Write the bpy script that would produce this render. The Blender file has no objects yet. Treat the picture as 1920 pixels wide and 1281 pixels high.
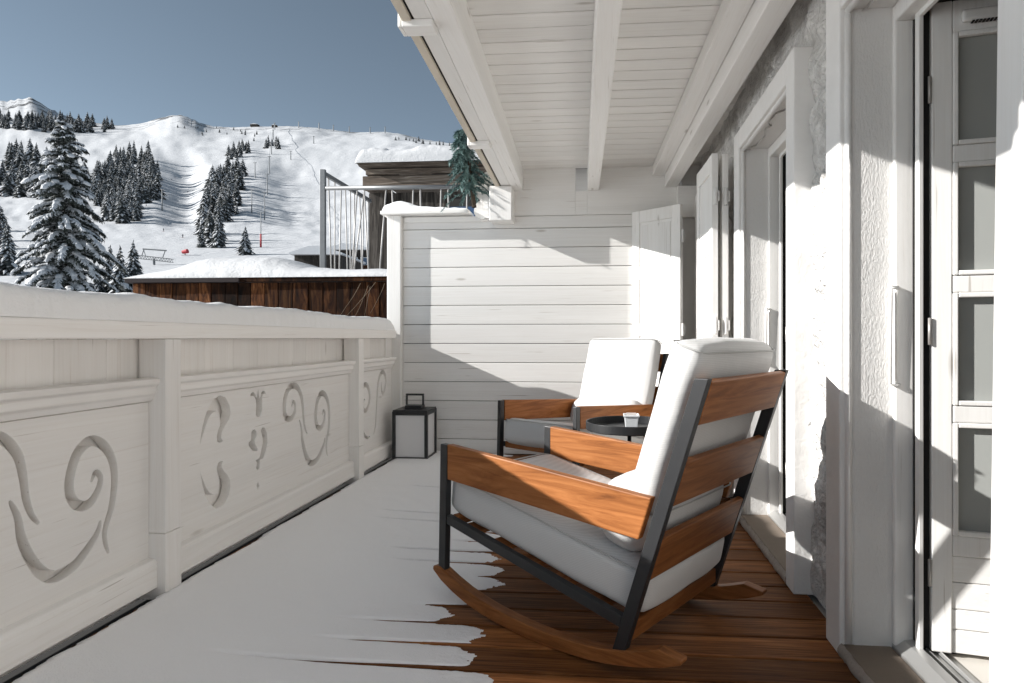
import bpy, math, random
from mathutils import Vector, Matrix, noise as mnoise
R = math.radians
random.seed(7)
scene = bpy.context.scene
col = scene.collection

# ------------------------------------------------------------------ camera, sky, sun, exposure
F = 1170.0                       # focal length in pixels of the 1920 px wide photograph
YAW = math.atan(0.083)
cam_d = bpy.data.cameras.new('camera')
cam = bpy.data.objects.new('camera', cam_d); col.objects.link(cam)
cam.location = (0, 0, 1.0)
cam.rotation_euler = (R(90), 0, YAW)
cam_d.sensor_width = 36
cam_d.lens = F / 1920 * 36
PX0 = 1128 - F * 0.083
cam_d.shift_x = -(PX0 - 960) / 1920
cam_d.shift_y = -(640.5 - 634) / 1920
cam_d.clip_start = 0.05
cam_d.clip_end = 9000
scene.camera = cam

SUN_TO = Vector((1.0, 0.22, -0.43)).normalized()      # direction the light travels
elev = math.asin(-SUN_TO.z)
rot = math.atan2(-SUN_TO.x, -SUN_TO.y)
w = bpy.data.worlds.new('World'); scene.world = w; w.use_nodes = True
nt = w.node_tree; nt.nodes.clear()
sky = nt.nodes.new('ShaderNodeTexSky'); sky.sky_type = 'NISHITA'; sky.sun_disc = False
sky.sun_elevation = elev; sky.sun_rotation = rot; sky.altitude = 4500
sky.air_density = 1.0; sky.dust_density = 0.0; sky.ozone_density = 1.0
hs = nt.nodes.new('ShaderNodeHueSaturation'); hs.inputs['Saturation'].default_value = 0.66; hs.inputs['Hue'].default_value = 0.480
bg = nt.nodes.new('ShaderNodeBackground'); bg.inputs['Strength'].default_value = 0.052
wo = nt.nodes.new('ShaderNodeOutputWorld')
nt.links.new(sky.outputs[0], hs.inputs['Color']); nt.links.new(hs.outputs[0], bg.inputs[0]); nt.links.new(bg.outputs[0], wo.inputs[0])
sd = bpy.data.lights.new('sun', 'SUN'); sd.energy = 3.6; sd.angle = R(0.5); sd.color = (1.0, 0.975, 0.94)
so = bpy.data.objects.new('sun', sd); col.objects.link(so)
so.rotation_euler = SUN_TO.to_track_quat('-Z', 'Y').to_euler()
so.location = (-20, -3, 12)
scene.view_settings.view_transform = 'Standard'
scene.view_settings.look = 'None'
scene.view_settings.exposure = 1.25
scene.view_settings.gamma = 1.0
scene.cycles.diffuse_bounces = 12
scene.cycles.max_bounces = 16

# ------------------------------------------------------------------ materials
def mat(name):
    m = bpy.data.materials.new(name); m.use_nodes = True
    t = m.node_tree; b = t.nodes['Principled BSDF']
    return m, t, b
def N(t, kind, **kw):
    n = t.nodes.new('ShaderNode' + kind)
    for k, v in kw.items():
        if k in n.inputs: n.inputs[k].default_value = v
        else: setattr(n, k, v)
    return n
def coords(t, scale):
    tc = N(t, 'TexCoord'); mp = N(t, 'Mapping'); mp.inputs['Scale'].default_value = scale
    at = N(t, 'Attribute', attribute_name='rnd')
    mu = N(t, 'MATH' if False else 'Math', operation='MULTIPLY'); mu.inputs[1].default_value = 37.0
    ad = N(t, 'VectorMath', operation='ADD')
    t.links.new(tc.outputs['Object'], mp.inputs['Vector'])
    t.links.new(at.outputs['Fac'], mu.inputs[0])
    t.links.new(mp.outputs[0], ad.inputs[0]); t.links.new(mu.outputs[0], ad.inputs[1])
    return ad, at
def ramp(t, stops):
    r = N(t, 'ValToRGB'); e = r.color_ramp.elements
    while len(e) > 1: e.remove(e[-1])
    e[0].position = stops[0][0]; e[0].color = (*stops[0][1], 1)
    for p, c in stops[1:]:
        k = e.new(p); k.color = (*c, 1)
    return r
def grain(name, stops, axis='x', fine=28, long=1.3, rough=0.6, bump=0.25, vary=0.12, spec=0.3, warp=1.5, bumpd=0.004, knots=0.):
    """wood whose fibres run along an axis; boards differ through the face attribute rnd"""
    m, t, b = mat(name)
    sc = {'x': (long, fine, fine), 'y': (fine, long, fine), 'z': (fine, fine, long)}[axis]
    v, at = coords(t, sc)
    n1 = N(t, 'TexNoise', Scale=1.0, Detail=6.0, Roughness=0.62, Distortion=warp)
    t.links.new(v.outputs[0], n1.inputs['Vector'])
    rp = ramp(t, stops); t.links.new(n1.outputs['Fac'], rp.inputs['Fac'])
    n2 = N(t, 'TexNoise', Scale=0.11, Detail=3.0)
    t.links.new(v.outputs[0], n2.inputs['Vector'])
    mr = N(t, 'MapRange'); mr.inputs['From Min'].default_value = 0.3; mr.inputs['From Max'].default_value = 0.7
    mr.inputs['To Min'].default_value = 1 - vary; mr.inputs['To Max'].default_value = 1 + vary * 0.6
    t.links.new(n2.outputs['Fac'], mr.inputs['Value'])
    m2 = N(t, 'MapRange'); m2.inputs['To Min'].default_value = 1 - vary; m2.inputs['To Max'].default_value = 1 + vary
    t.links.new(at.outputs['Fac'], m2.inputs['Value'])
    mm = N(t, 'Math', operation='MULTIPLY'); t.links.new(mr.outputs[0], mm.inputs[0]); t.links.new(m2.outputs[0], mm.inputs[1])
    mx = N(t, 'VectorMath', operation='SCALE'); t.links.new(rp.outputs[0], mx.inputs[0]); t.links.new(mm.outputs[0], mx.inputs['Scale'])
    out = mx.outputs[0]
    if knots:
        tk = N(t, 'TexCoord'); mk = N(t, 'Mapping'); mk.inputs['Scale'].default_value = {'x': (1.1, 4.5, 4.5), 'y': (4.5, 1.1, 4.5), 'z': (4.5, 4.5, 1.1)}[axis]
        t.links.new(tk.outputs['Object'], mk.inputs['Vector'])
        vo = N(t, 'TexVoronoi', Scale=1.6); t.links.new(mk.outputs[0], vo.inputs['Vector'])
        rk = ramp(t, [(.035, (1, 1, 1)), (.10, (0, 0, 0))]); t.links.new(vo.outputs['Distance'], rk.inputs['Fac'])
        kf = N(t, 'Math', operation='MULTIPLY'); t.links.new(rk.outputs[0], kf.inputs[0]); kf.inputs[1].default_value = knots
        km = N(t, 'MixRGB'); t.links.new(kf.outputs[0], km.inputs[0]); t.links.new(out, km.inputs[1]); km.inputs[2].default_value = (.30, .26, .21, 1)
        # hairline drying cracks and worn spots along the fibres
        mc = N(t, 'Mapping'); mc.inputs['Scale'].default_value = {'x': (2.2, 90, 90), 'y': (90, 2.2, 90), 'z': (90, 90, 2.2)}[axis]; t.links.new(tk.outputs['Object'], mc.inputs['Vector'])
        nc = N(t, 'TexNoise', Scale=1.0, Detail=2.0, Roughness=.5); t.links.new(mc.outputs[0], nc.inputs['Vector'])
        rc = ramp(t, [(.715, (0, 0, 0)), (.76, (1, 1, 1))]); t.links.new(nc.outputs['Fac'], rc.inputs['Fac'])
        cf = N(t, 'Math', operation='MULTIPLY'); t.links.new(rc.outputs[0], cf.inputs[0]); cf.inputs[1].default_value = .55
        cm = N(t, 'MixRGB'); t.links.new(cf.outputs[0], cm.inputs[0]); t.links.new(km.outputs[0], cm.inputs[1]); cm.inputs[2].default_value = (.33, .28, .23, 1)
        out = cm.outputs[0]
    t.links.new(out, b.inputs['Base Color'])
    b.inputs['Roughness'].default_value = rough; b.inputs['Specular IOR Level'].default_value = spec
    bp = N(t, 'Bump', Strength=bump, Distance=bumpd); t.links.new(n1.outputs['Fac'], bp.inputs['Height']); t.links.new(bp.outputs[0], b.inputs['Normal'])
    return m
W3 = [(0.22, (.70, .68, .65)), (0.38, (.81, .795, .77)), (0.6, (.84, .83, .81)), (1.0, (.85, .84, .82))]
M = {}
for a in 'xyz':
    M['paint_' + a] = grain('white painted wood along ' + a, W3, a, fine=60, long=1.6, rough=.55, bump=.15, vary=.045, bumpd=.002, knots=.5)
RW = [(0.2, (.70, .655, .61)), (0.40, (.82, .795, .765)), (0.62, (.845, .825, .80)), (1.0, (.855, .84, .82))]
for a in 'yz':
    M['rail_' + a] = grain('cream railing paint along ' + a, RW, a, fine=46, long=1.2, rough=.55, bump=.12, vary=.05, bumpd=.002, knots=.35)
M['teak'] = grain('wet brown deck board', [(0.2, (.05, .018, .007)), (0.43, (.17, .065, .022)), (0.60, (.30, .122, .042)), (0.88, (.44, .205, .08))], 'x', fine=55, long=2.4, rough=.55, bump=.5, vary=.45, bumpd=.003, spec=.08)
CH = [(0.20, (.11, .036, .011)), (0.42, (.24, .086, .026)), (0.60, (.335, .130, .043)), (0.85, (.42, .185, .072))]
M['arm_wood'] = grain('oiled hardwood of the armrests', CH, 'x', fine=30, long=2.6, rough=.45, bump=.2, vary=.28, spec=.15, bumpd=.002)
M['slat_wood'] = grain('oiled hardwood of the slats', CH, 'y', fine=30, long=2.6, rough=.45, bump=.2, vary=.28, spec=.15, bumpd=.002)
M['fence_wood'] = grain('weathered brown plank', [(0.30, (.006, .003, .002)), (0.46, (.024, .009, .004)), (0.60, (.065, .026, .010)), (0.85, (.16, .085, .038))], 'z', fine=14, long=2.6, rough=.8, bump=.5, vary=.6, bumpd=.006, spec=.08)
M['barn_wood'] = grain('grey weathered timber', [(0.30, (.008, .007, .006)), (0.48, (.035, .029, .024)), (0.65, (.09, .08, .07)), (1, (.18, .165, .15))], 'z', fine=14, long=1.2, rough=.85, bump=.6, vary=.35, bumpd=.008)
M['barn_beam'] = grain('grey weathered beam', [(0.25, (.025, .02, .016)), (0.5, (.09, .07, .055)), (0.7, (.2, .17, .14)), (1, (.28, .25, .22))], 'x', fine=14, long=1.2, rough=.85, bump=.6, vary=.3, bumpd=.008)

def plain(name, c, rough=.5, metal=0., spec=.5, nscale=0, bump=.1, bd=.002, detail=3.0):
    m, t, b = mat(name)
    b.inputs['Base Color'].default_value = (*c, 1); b.inputs['Roughness'].default_value = rough
    b.inputs['Metallic'].default_value = metal; b.inputs['Specular IOR Level'].default_value = spec
    if nscale:
        tc = N(t, 'TexCoord'); n = N(t, 'TexNoise', Scale=nscale, Detail=detail)
        t.links.new(tc.outputs['Object'], n.inputs['Vector'])
        bp = N(t, 'Bump', Strength=bump, Distance=bd); t.links.new(n.outputs['Fac'], bp.inputs['Height']); t.links.new(bp.outputs[0], b.inputs['Normal'])
        mr = N(t, 'MapRange'); mr.inputs['To Min'].default_value = .82; mr.inputs['To Max'].default_value = 1.15
        n3 = N(t, 'TexNoise', Scale=nscale * .13, Detail=5.0); t.links.new(tc.outputs['Object'], n3.inputs['Vector'])
        t.links.new(n3.outputs['Fac'], mr.inputs['Value'])
        sc = N(t, 'VectorMath', operation='SCALE'); sc.inputs[0].default_value = c; t.links.new(mr.outputs[0], sc.inputs['Scale'])
        t.links.new(sc.outputs[0], b.inputs['Base Color'])
    return m
M['black'] = plain('black powder coated steel', (.018, .019, .021), .42, 0, .5, 160, .08, .0005)
M['rail_bar'] = plain('pale steel bar', (.44, .425, .41), .5, .2)
M['grey_metal'] = plain('grey galvanised steel', (.19, .195, .20), .45, .5, .5, 40, .1, .001)
M['alu'] = plain('brushed aluminium sill', (.55, .55, .54), .38, .7, .5, 30, .1, .001)
M['white_metal'] = plain('white lacquered metal', (.74, .73, .71), .35)
M['hinge'] = plain('grey hinge steel', (.42, .40, .38), .4, .4)
M['dark'] = plain('dark rebate', (.02, .019, .018), .9)
M['stone_sill'] = plain('brown stone threshold', (.25, .205, .165), .75, 0, .3, 60, .3, .003)
M['stone_edge'] = plain('rough pale stone edge', (.40, .36, .32), .9, 0, .2, 45, .8, .01)
M['gutter'] = plain('dark brown sheet metal', (.022, .017, .018), .75, 0, .15, 10, .1)
M['roof_tile'] = plain('roof edge board', (.62, .56, .47), .8, 0, .3, 20, .3)
M['ceramic'] = plain('white glazed ceramic', (.78, .80, .82), .15)
M['sachet'] = plain('paper sachets', (.72, .66, .62), .7)
M['red'] = plain('red paint', (.42, .02, .03), .5)
M['ski_dark'] = plain('dark ski clothing', (.03, .032, .045), .8)
M['curtain'] = plain('pale curtain cloth', (.50, .50, .47), .9)
M['room'] = plain('room plaster', (.45, .42, .38), .9)
M['room_floor'] = plain('pale stone floor', (.66, .63, .58), .5)
M['cone'] = plain('grey lift steel', (.16, .17, .18), .6, .3)
M['bark'] = plain('dark conifer bark', (.05, .038, .028), .95, 0, .2, 6, .6, .05)
M['rock'] = plain('rock', (.16, .15, .14), .95)

def plaster(name, c, scale, bump, bd, stretch=(1, 1, 1), dirt=0.0, dirtc=(.3, .28, .26)):
    m, t, b = mat(name)
    tc = N(t, 'TexCoord'); mp = N(t, 'Mapping'); mp.inputs['Scale'].default_value = stretch
    t.links.new(tc.outputs['Object'], mp.inputs['Vector'])
    n = N(t, 'TexNoise', Scale=scale, Detail=4.0, Roughness=.55, Distortion=.6); t.links.new(mp.outputs[0], n.inputs['Vector'])
    rp = ramp(t, [(.35, (0, 0, 0)), (.65, (1, 1, 1))]); t.links.new(n.outputs['Fac'], rp.inputs['Fac'])
    bp = N(t, 'Bump', Strength=bump, Distance=bd); t.links.new(rp.outputs[0], bp.inputs['Height']); t.links.new(bp.outputs[0], b.inputs['Normal'])
    n2 = N(t, 'TexNoise', Scale=6.0, Detail=8.0, Roughness=.7); t.links.new(tc.outputs['Object'], n2.inputs['Vector'])
    r2 = ramp(t, [(.42, (0, 0, 0)), (.7, (1, 1, 1))]); t.links.new(n2.outputs['Fac'], r2.inputs['Fac'])
    mul = N(t, 'Math', operation='MULTIPLY'); t.links.new(r2.outputs[0], mul.inputs[0]); mul.inputs[1].default_value = dirt
    mx = N(t, 'MixRGB'); mx.inputs[1].default_value = (*c, 1); mx.inputs[2].default_value = (*dirtc, 1)
    t.links.new(mul.outputs[0], mx.inputs[0]); t.links.new(mx.outputs[0], b.inputs['Base Color'])
    b.inputs['Roughness'].default_value = .9; b.inputs['Specular IOR Level'].default_value = .2
    return m
M['stucco'] = plaster('white roughcast stucco', (.76, .75, .735), 170, .40, .0035, (1, 1, .33), .10, (.55, .53, .5))
M['surround'] = plaster('smooth white surround', (.81, .80, .785), 30, .3, .003, (1, 1, 1), .15, (.55, .52, .48))
M['rough'] = plaster('rough limewashed stone wall', (.76, .75, .73), 34, .9, .012, (1, 1, 1), .75, (.27, .255, .24))

def snow_mat(name, c, s1, b1, d1, s2, b2, d2):
    m, t, b = mat(name)
    tc = N(t, 'TexCoord')
    n = N(t, 'TexNoise', Scale=s1, Detail=6.0, Roughness=.6); t.links.new(tc.outputs['Object'], n.inputs['Vector'])
    n2 = N(t, 'TexNoise', Scale=s2, Detail=3.0); t.links.new(tc.outputs['Object'], n2.inputs['Vector'])
    p1 = N(t, 'Bump', Strength=b1, Distance=d1); p2 = N(t, 'Bump', Strength=b2, Distance=d2)
    t.links.new(n.outputs['Fac'], p1.inputs['Height']); t.links.new(n2.outputs['Fac'], p2.inputs['Height'])
    t.links.new(p1.outputs[0], p2.inputs['Normal']); t.links.new(p2.outputs[0], b.inputs['Normal'])
    b.inputs['Base Color'].default_value = (*c, 1); b.inputs['Roughness'].default_value = .65; b.inputs['Specular IOR Level'].default_value = .25
    return m, t, b
M['snow'], _t, _b = snow_mat('settled snow', (.86, .86, .86), 14, .35, .012, 130, .5, .003)
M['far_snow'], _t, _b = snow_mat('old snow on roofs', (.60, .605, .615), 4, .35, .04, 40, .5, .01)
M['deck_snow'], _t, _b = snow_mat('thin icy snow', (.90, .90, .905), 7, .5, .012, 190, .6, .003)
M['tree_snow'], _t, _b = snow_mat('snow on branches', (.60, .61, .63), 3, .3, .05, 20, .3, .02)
# groomed mountain snow: fine ruts, scrub and rock showing through near the ridge
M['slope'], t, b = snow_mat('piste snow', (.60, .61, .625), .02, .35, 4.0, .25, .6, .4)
tc = N(t, 'TexCoord'); sp = N(t, 'SeparateXYZ'); t.links.new(tc.outputs['Object'], sp.inputs[0])
n = N(t, 'TexNoise', Scale=.022, Detail=9.0, Roughness=.72); t.links.new(tc.outputs['Object'], n.inputs['Vector'])
r1 = ramp(t, [(.525, (0, 0, 0)), (.57, (1, 1, 1))]); t.links.new(n.outputs['Fac'], r1.inputs['Fac'])
hm = N(t, 'MapRange'); hm.inputs['From Min'].default_value = 415; hm.inputs['From Max'].default_value = 520; hm.inputs['To Max'].default_value = 1.0
t.links.new(sp.outputs['Z'], hm.inputs['Value'])
mu = N(t, 'Math', operation='MULTIPLY'); t.links.new(r1.outputs[0], mu.inputs[0]); t.links.new(hm.outputs[0], mu.inputs[1])
mx = N(t, 'MixRGB'); mx.inputs[1].default_value = (.60, .61, .625, 1); mx.inputs[2].default_value = (.06, .06, .062, 1)
t.links.new(mu.outputs[0], mx.inputs[0]); t.links.new(mx.outputs[0], b.inputs['Base Color'])
# groomer ruts down the fall line
mp = N(t, 'Mapping'); mp.inputs['Scale'].default_value = (.55, .02, .02); t.links.new(tc.outputs['Object'], mp.inputs['Vector'])
nr = N(t, 'TexNoise', Scale=1.0, Detail=5.0, Roughness=.7); t.links.new(mp.outputs[0], nr.inputs['Vector'])
bp = N(t, 'Bump', Strength=.55, Distance=.9); t.links.new(nr.outputs['Fac'], bp.inputs['Height'])
old = b.inputs['Normal'].links[0].from_socket; t.links.new(old, bp.inputs['Normal']); t.links.new(bp.outputs[0], b.inputs['Normal'])

def fabric():
    m, t, b = mat('light grey woven outdoor fabric')
    tc = N(t, 'TexCoord')
    wv = N(t, 'TexWave', Scale=60.0, Distortion=1.2, Detail=2.0); wv.bands_direction = 'Z'; t.links.new(tc.outputs['Object'], wv.inputs['Vector'])
    w2 = N(t, 'TexNoise', Scale=6.0, Detail=4.0); t.links.new(tc.outputs['Object'], w2.inputs['Vector'])
    p1 = N(t, 'Bump', Strength=.2, Distance=.0012); t.links.new(wv.outputs['Fac'], p1.inputs['Height'])
    p2 = N(t, 'Bump', Strength=.45, Distance=.018); t.links.new(w2.outputs['Fac'], p2.inputs['Height']); t.links.new(p1.outputs[0], p2.inputs['Normal'])
    t.links.new(p2.outputs[0], b.inputs['Normal'])
    rp = ramp(t, [(0, (.52, .518, .51)), (1, (.58, .577, .57))]); t.links.new(wv.outputs['Fac'], rp.inputs['Fac']); t.links.new(rp.outputs[0], b.inputs['Base Color'])
    b.inputs['Roughness'].default_value = .95; b.inputs['Specular IOR Level'].default_value = .15
    b.inputs['Sheen Weight'].default_value = .15
    return m
M['fabric'] = fabric()
M['piping'] = plain('seam piping', (.42, .42, .41), .9)
M['lantern_glass'] = plain('frosted lantern glass', (.72, .72, .73), .25, 0, .6)
def glass_mat():
    m, t, b = mat('door glass')
    b.inputs['Base Color'].default_value = (.62, .66, .62, 1); b.inputs['Roughness'].default_value = .02
    b.inputs['Transmission Weight'].default_value = 1.0; b.inputs['IOR'].default_value = 1.45
    return m
def thin_glass():
    m, t, b = mat('thin pane glass')
    t.nodes.remove(b)
    tr = N(t, 'BsdfTransparent'); tr.inputs[0].default_value = (.52, .55, .51, 1)
    gl = N(t, 'BsdfGlossy'); gl.inputs['Roughness'].default_value = .03
    fr = N(t, 'Fresnel', IOR=1.5); mx = N(t, 'MixShader')
    t.links.new(fr.outputs[0], mx.inputs[0]); t.links.new(tr.outputs[0], mx.inputs[1]); t.links.new(gl.outputs[0], mx.inputs[2])
    t.links.new(mx.outputs[0], t.nodes['Material Output'].inputs[0])
    return m
M['glass'] = plain('frosted door glass', (.40, .412, .395), .04, 0, .85)
M['hut_glass'] = plain('dark window glass', (.05, .09, .17), .05, 0, .8)
def needles(name, c1, c2):
    m, t, b = mat(name)
    at = N(t, 'Attribute', attribute_name='rnd'); rp = ramp(t, [(0, c1), (1, c2)])
    t.links.new(at.outputs['Fac'], rp.inputs['Fac']); t.links.new(rp.outputs[0], b.inputs['Base Color'])
    b.inputs['Roughness'].default_value = .8; b.inputs['Specular IOR Level'].default_value = .2
    return m
M['needle'] = needles('dark spruce needles', (.022, .028, .024), (.10, .11, .10))
M['far_needle'] = needles('frosted spruce needles', (.028, .032, .032), (.10, .108, .106))
M['bough'] = needles('blue green spruce needles', (.04, .085, .083), (.27, .39, .375))

# ------------------------------------------------------------------ mesh helpers
class MB:
    def __init__(s): s.v = []; s.f = []; s.m = []; s.r = []
    def add(s, vs, fs, mi=0, r=None):
        o = len(s.v); s.v += [tuple(p) for p in vs]
        r = random.random() if r is None else r
        for f in fs: s.f.append([i + o for i in f]); s.m.append(mi); s.r.append(r)
    def box(s, a, b, mi=0, mtx=None, r=None):
        x0, y0, z0 = a; x1, y1, z1 = b
        vs = [Vector(p) for p in ((x0, y0, z0), (x1, y0, z0), (x1, y1, z0), (x0, y1, z0), (x0, y0, z1), (x1, y0, z1), (x1, y1, z1), (x0, y1, z1))]
        if mtx: vs = [mtx @ p for p in vs]
        s.add(vs, [(0, 3, 2, 1), (4, 5, 6, 7), (0, 1, 5, 4), (1, 2, 6, 5), (2, 3, 7, 6), (3, 0, 4, 7)], mi, r)
        return s
    def prism(s, poly, lo, hi, plane='xz', mi=0, r=None):
        """poly of 2-D points, extruded along the third axis"""
        def P(u, w, h): return {'xz': (u, h, w), 'yz': (h, u, w), 'xy': (u, w, h)}[plane]
        n = len(poly)
        vs = [P(u, w_, lo) for u, w_ in poly] + [P(u, w_, hi) for u, w_ in poly]
        fs = [tuple(range(n))[::-1], tuple(range(n, 2 * n))] + [(i, (i + 1) % n, n + (i + 1) % n, n + i) for i in range(n)]
        s.add(vs, fs, mi, r); return s
    def strip(s, lower, upper, lo, hi, plane='xz', mi=0, r=None):
        """solid between two polylines with equal counts (keeps quads convex)"""
        def P(u, w, h): return {'xz': (u, h, w), 'yz': (h, u, w), 'xy': (u, w, h)}[plane]
        r = random.random() if r is None else r
        n = len(lower)
        vs = []
        for (a, b_) in zip(lower, upper): vs += [P(*a, lo), P(*b_, lo), P(*a, hi), P(*b_, hi)]
        fs = []
        for i in range(n - 1):
            k = 4 * i; q = k + 4
            fs += [(k, q, q + 1, k + 1), (k + 2, k + 3, q + 3, q + 2), (k, k + 2, q + 2, q), (k + 1, q + 1, q + 3, k + 3)]
        k = 4 * (n - 1); fs += [(0, 1, 3, 2), (k, k + 2, k + 3, k + 1)]
        s.add(vs, fs, mi, r); return s
    def tube(s, pts, rad, n=8, mi=0, cap=True, r=None):
        pts = [Vector(p) for p in pts]; rs = rad if isinstance(rad, (list, tuple)) else [rad] * len(pts)
        vs = []; up = None
        for i, p in enumerate(pts):
            d = (pts[min(i + 1, len(pts) - 1)] - pts[max(i - 1, 0)]).normalized()
            if up is None: up = d.orthogonal().normalized()
            a = (up - d * up.dot(d)).normalized(); up = a; b_ = d.cross(a)
            for k in range(n):
                t_ = 2 * math.pi * k / n; vs.append(p + (a * math.cos(t_) + b_ * math.sin(t_)) * rs[i])
        fs = [(i * n + k, i * n + (k + 1) % n, (i + 1) * n + (k + 1) % n, (i + 1) * n + k) for i in range(len(pts) - 1) for k in range(n)]
        if cap: fs += [tuple(range(n))[::-1], tuple(range((len(pts) - 1) * n, len(pts) * n))]
        s.add(vs, fs, mi, r); return s
    def lathe(s, prof, c, n=48, mi=0):
        vs = []
        for (rr, z) in prof:
            for k in range(n):
                a = 2 * math.pi * k / n; vs.append((c[0] + rr * math.cos(a), c[1] + rr * math.sin(a), c[2] + z))
        m_ = len(prof)
        fs = [(i * n + k, i * n + (k + 1) % n, (i + 1) * n + (k + 1) % n, (i + 1) * n + k) for i in range(m_ - 1) for k in range(n)]
        fs += [tuple(range(n))[::-1], tuple(range((m_ - 1) * n, m_ * n))]
        s.add(vs, fs, mi); return s
    def mesh(s, name, mats):
        me = bpy.data.meshes.new(name); me.from_pydata(s.v, [], s.f)
        for m in (mats if isinstance(mats, list) else [mats]): me.materials.append(m)
        me.polygons.foreach_set('material_index', s.m)
        at = me.attributes.new('rnd', 'FLOAT', 'FACE'); at.data.foreach_set('value', s.r)
        me.update(); return me
    def build(s, name, mats, parent=None, bevel=0, seg=2, smooth=False):
        me = s.mesh(name, mats)
        o = bpy.data.objects.new(name, me); col.objects.link(o)
        if parent: o.parent = parent
        if smooth: me.polygons.foreach_set('use_smooth', [True] * len(me.polygons))
        if bevel:
            bv = o.modifiers.new('bevel', 'BEVEL'); bv.width = bevel; bv.segments = seg; bv.limit_method = 'ANGLE'; bv.angle_limit = R(40)
        return o
def tag(o, label=None, cat=None, group=None, kind=None):
    if label: o['label'] = label
    if cat: o['category'] = cat
    if group: o['group'] = group
    if kind: o['kind'] = kind
    return o
def empty(name, loc, rz=0):
    o = bpy.data.objects.new(name, None); col.objects.link(o); o.location = loc; o.rotation_euler = (0, 0, rz); o.empty_display_size = .1
    return o
def copy_tree(o, parent=None):
    c = o.copy(); col.objects.link(c)
    if parent: c.parent = parent
    for ch in list(o.children): copy_tree(ch, c)
    return c
def fbm(x, y, z=0, o=4): return mnoise.fractal(Vector((x, y, z)), 1.0, 2.0, o)
def nz(x, y, z=0): return mnoise.noise(Vector((x, y, z)))
def grid(name, nu, nv, fn, m, parent=None, smooth=True, keep=None):
    vs = [fn(i / nu, j / nv) for j in range(nv + 1) for i in range(nu + 1)]
    fs = []
    for j in range(nv):
        for i in range(nu):
            if keep and not keep((i + .5) / nu, (j + .5) / nv): continue
            a = j * (nu + 1) + i; fs.append((a, a + 1, a + nu + 2, a + nu + 1))
    b = MB(); b.add(vs, fs)
    return b.build(name, m, parent, smooth=smooth)
def cushion(name, size, mtx, parent, rad=.045, puff=.02, n=14, pipes=True, seed=0):
    """box cushion with rounded edges, puffed faces and a piped seam"""
    sx, sy, sz = [q / 2 for q in size]
    verts = {}; vs = []; fs = []
    def put(p):
        k = tuple(round(q, 5) for q in p)
        if k not in verts:
            q = Vector((p[0] * sx, p[1] * sy, p[2] * sz))
            r_ = min(rad, sx * .98, sy * .98, sz * .98)
            c = Vector((max(-sx + r_, min(sx - r_, q.x)), max(-sy + r_, min(sy - r_, q.y)), max(-sz + r_, min(sz - r_, q.z))))
            d = q - c
            if d.length > 1e-6: q = c + d.normalized() * r_
            bx, by, bz = (1 - p[0] ** 2), (1 - p[1] ** 2), (1 - p[2] ** 2)
            q.x += puff * by * bz * p[0]; q.y += puff * .7 * bx * bz * p[1]; q.z += puff * bx * by * p[2]
            w_ = nz(q.x * 7 + seed, q.y * 7, q.z * 7) * .004
            q += Vector((p[0], p[1], p[2])) * w_
            verts[k] = len(vs); vs.append(mtx @ q)
        return verts[k]
    g = []
    for i in range(n + 1):
        t_ = -1 + 2 * i / n; g.append(math.copysign(abs(t_) ** .75, t_))
    for ax in range(3):
        for sgn in (-1, 1):
            for i in range(n):
                for j in range(n):
                    def P(a, b_):
                        p = [0, 0, 0]; p[ax] = sgn; p[(ax + 1) % 3] = a; p[(ax + 2) % 3] = b_; return p
                    q = [put(P(g[i], g[j])), put(P(g[i + 1], g[j])), put(P(g[i + 1], g[j + 1])), put(P(g[i], g[j + 1]))]
                    fs.append(q if sgn > 0 else q[::-1])
    b = MB(); b.add(vs, fs)
    o = b.build(name, M['fabric'], parent, smooth=True)
    if pipes:
        k = rad * .30
        for zz in ((sz - k, -sz + k) if pipes != 'top' else (sz - k,)):
            t_ = MB()
            L = []
            for (cx, cy, a0) in ((sx - rad, sy - rad, 0), (-sx + rad, sy - rad, 90), (-sx + rad, -sy + rad, 180), (sx - rad, -sy + rad, 270)):
                for da in (0, 30, 60, 90):
                    a = R(a0 + da); L.append(mtx @ Vector((cx + (rad * .98) * math.cos(a), cy + (rad * .98) * math.sin(a), zz)))
            # follow the puffed outline between corners with extra points
            P2 = []
            for i in range(len(L)):
                A, B = L[i], L[(i + 1) % len(L)]
                P2.append(A)
                if (B - A).length > .12:
                    ctr = mtx @ Vector((0, 0, zz))
                    for q in (.25, .5, .75):
                        p = A.lerp(B, q); d = (p - ctr); P2.append(p + d.normalized() * puff * .12 * math.sin(math.pi * q))
            t_.tube(P2 + [P2[0]], .0028, 5, cap=False)
            t_.build('seam', M['piping'], o, smooth=True)
    return o
def ray(px):        # horizontal direction of a bearing, given as a column of the 1920 px photograph
    q = math.hypot(1, .083); k = (px - PX0) / F
    return Vector((-.083 / q + k / q, 1 / q + k * .083 / q, 0))
def sk(x, y): return x + .034 * (5.35 - y)      # the roof runs slightly askew to the railing

# ------------------------------------------------------------------ deck
b = MB()
y = -1.2; k = 0
while y < 5.32:
    wd = .1365
    b.box((-1.712, y, -.03), (.80, y + wd, nz(k * 3.3, 0) * .0015), r=random.random()); y += .1455; k += 1
deck = b.build('deck', M['teak'], bevel=.004, seg=2); tag(deck, kind='structure')
b = MB(); b.box((-2.1, -1.3, -.25), (.80, 5.45, -.045))
tag(b.build('deck_underside', M['dark']), kind='structure')

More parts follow.
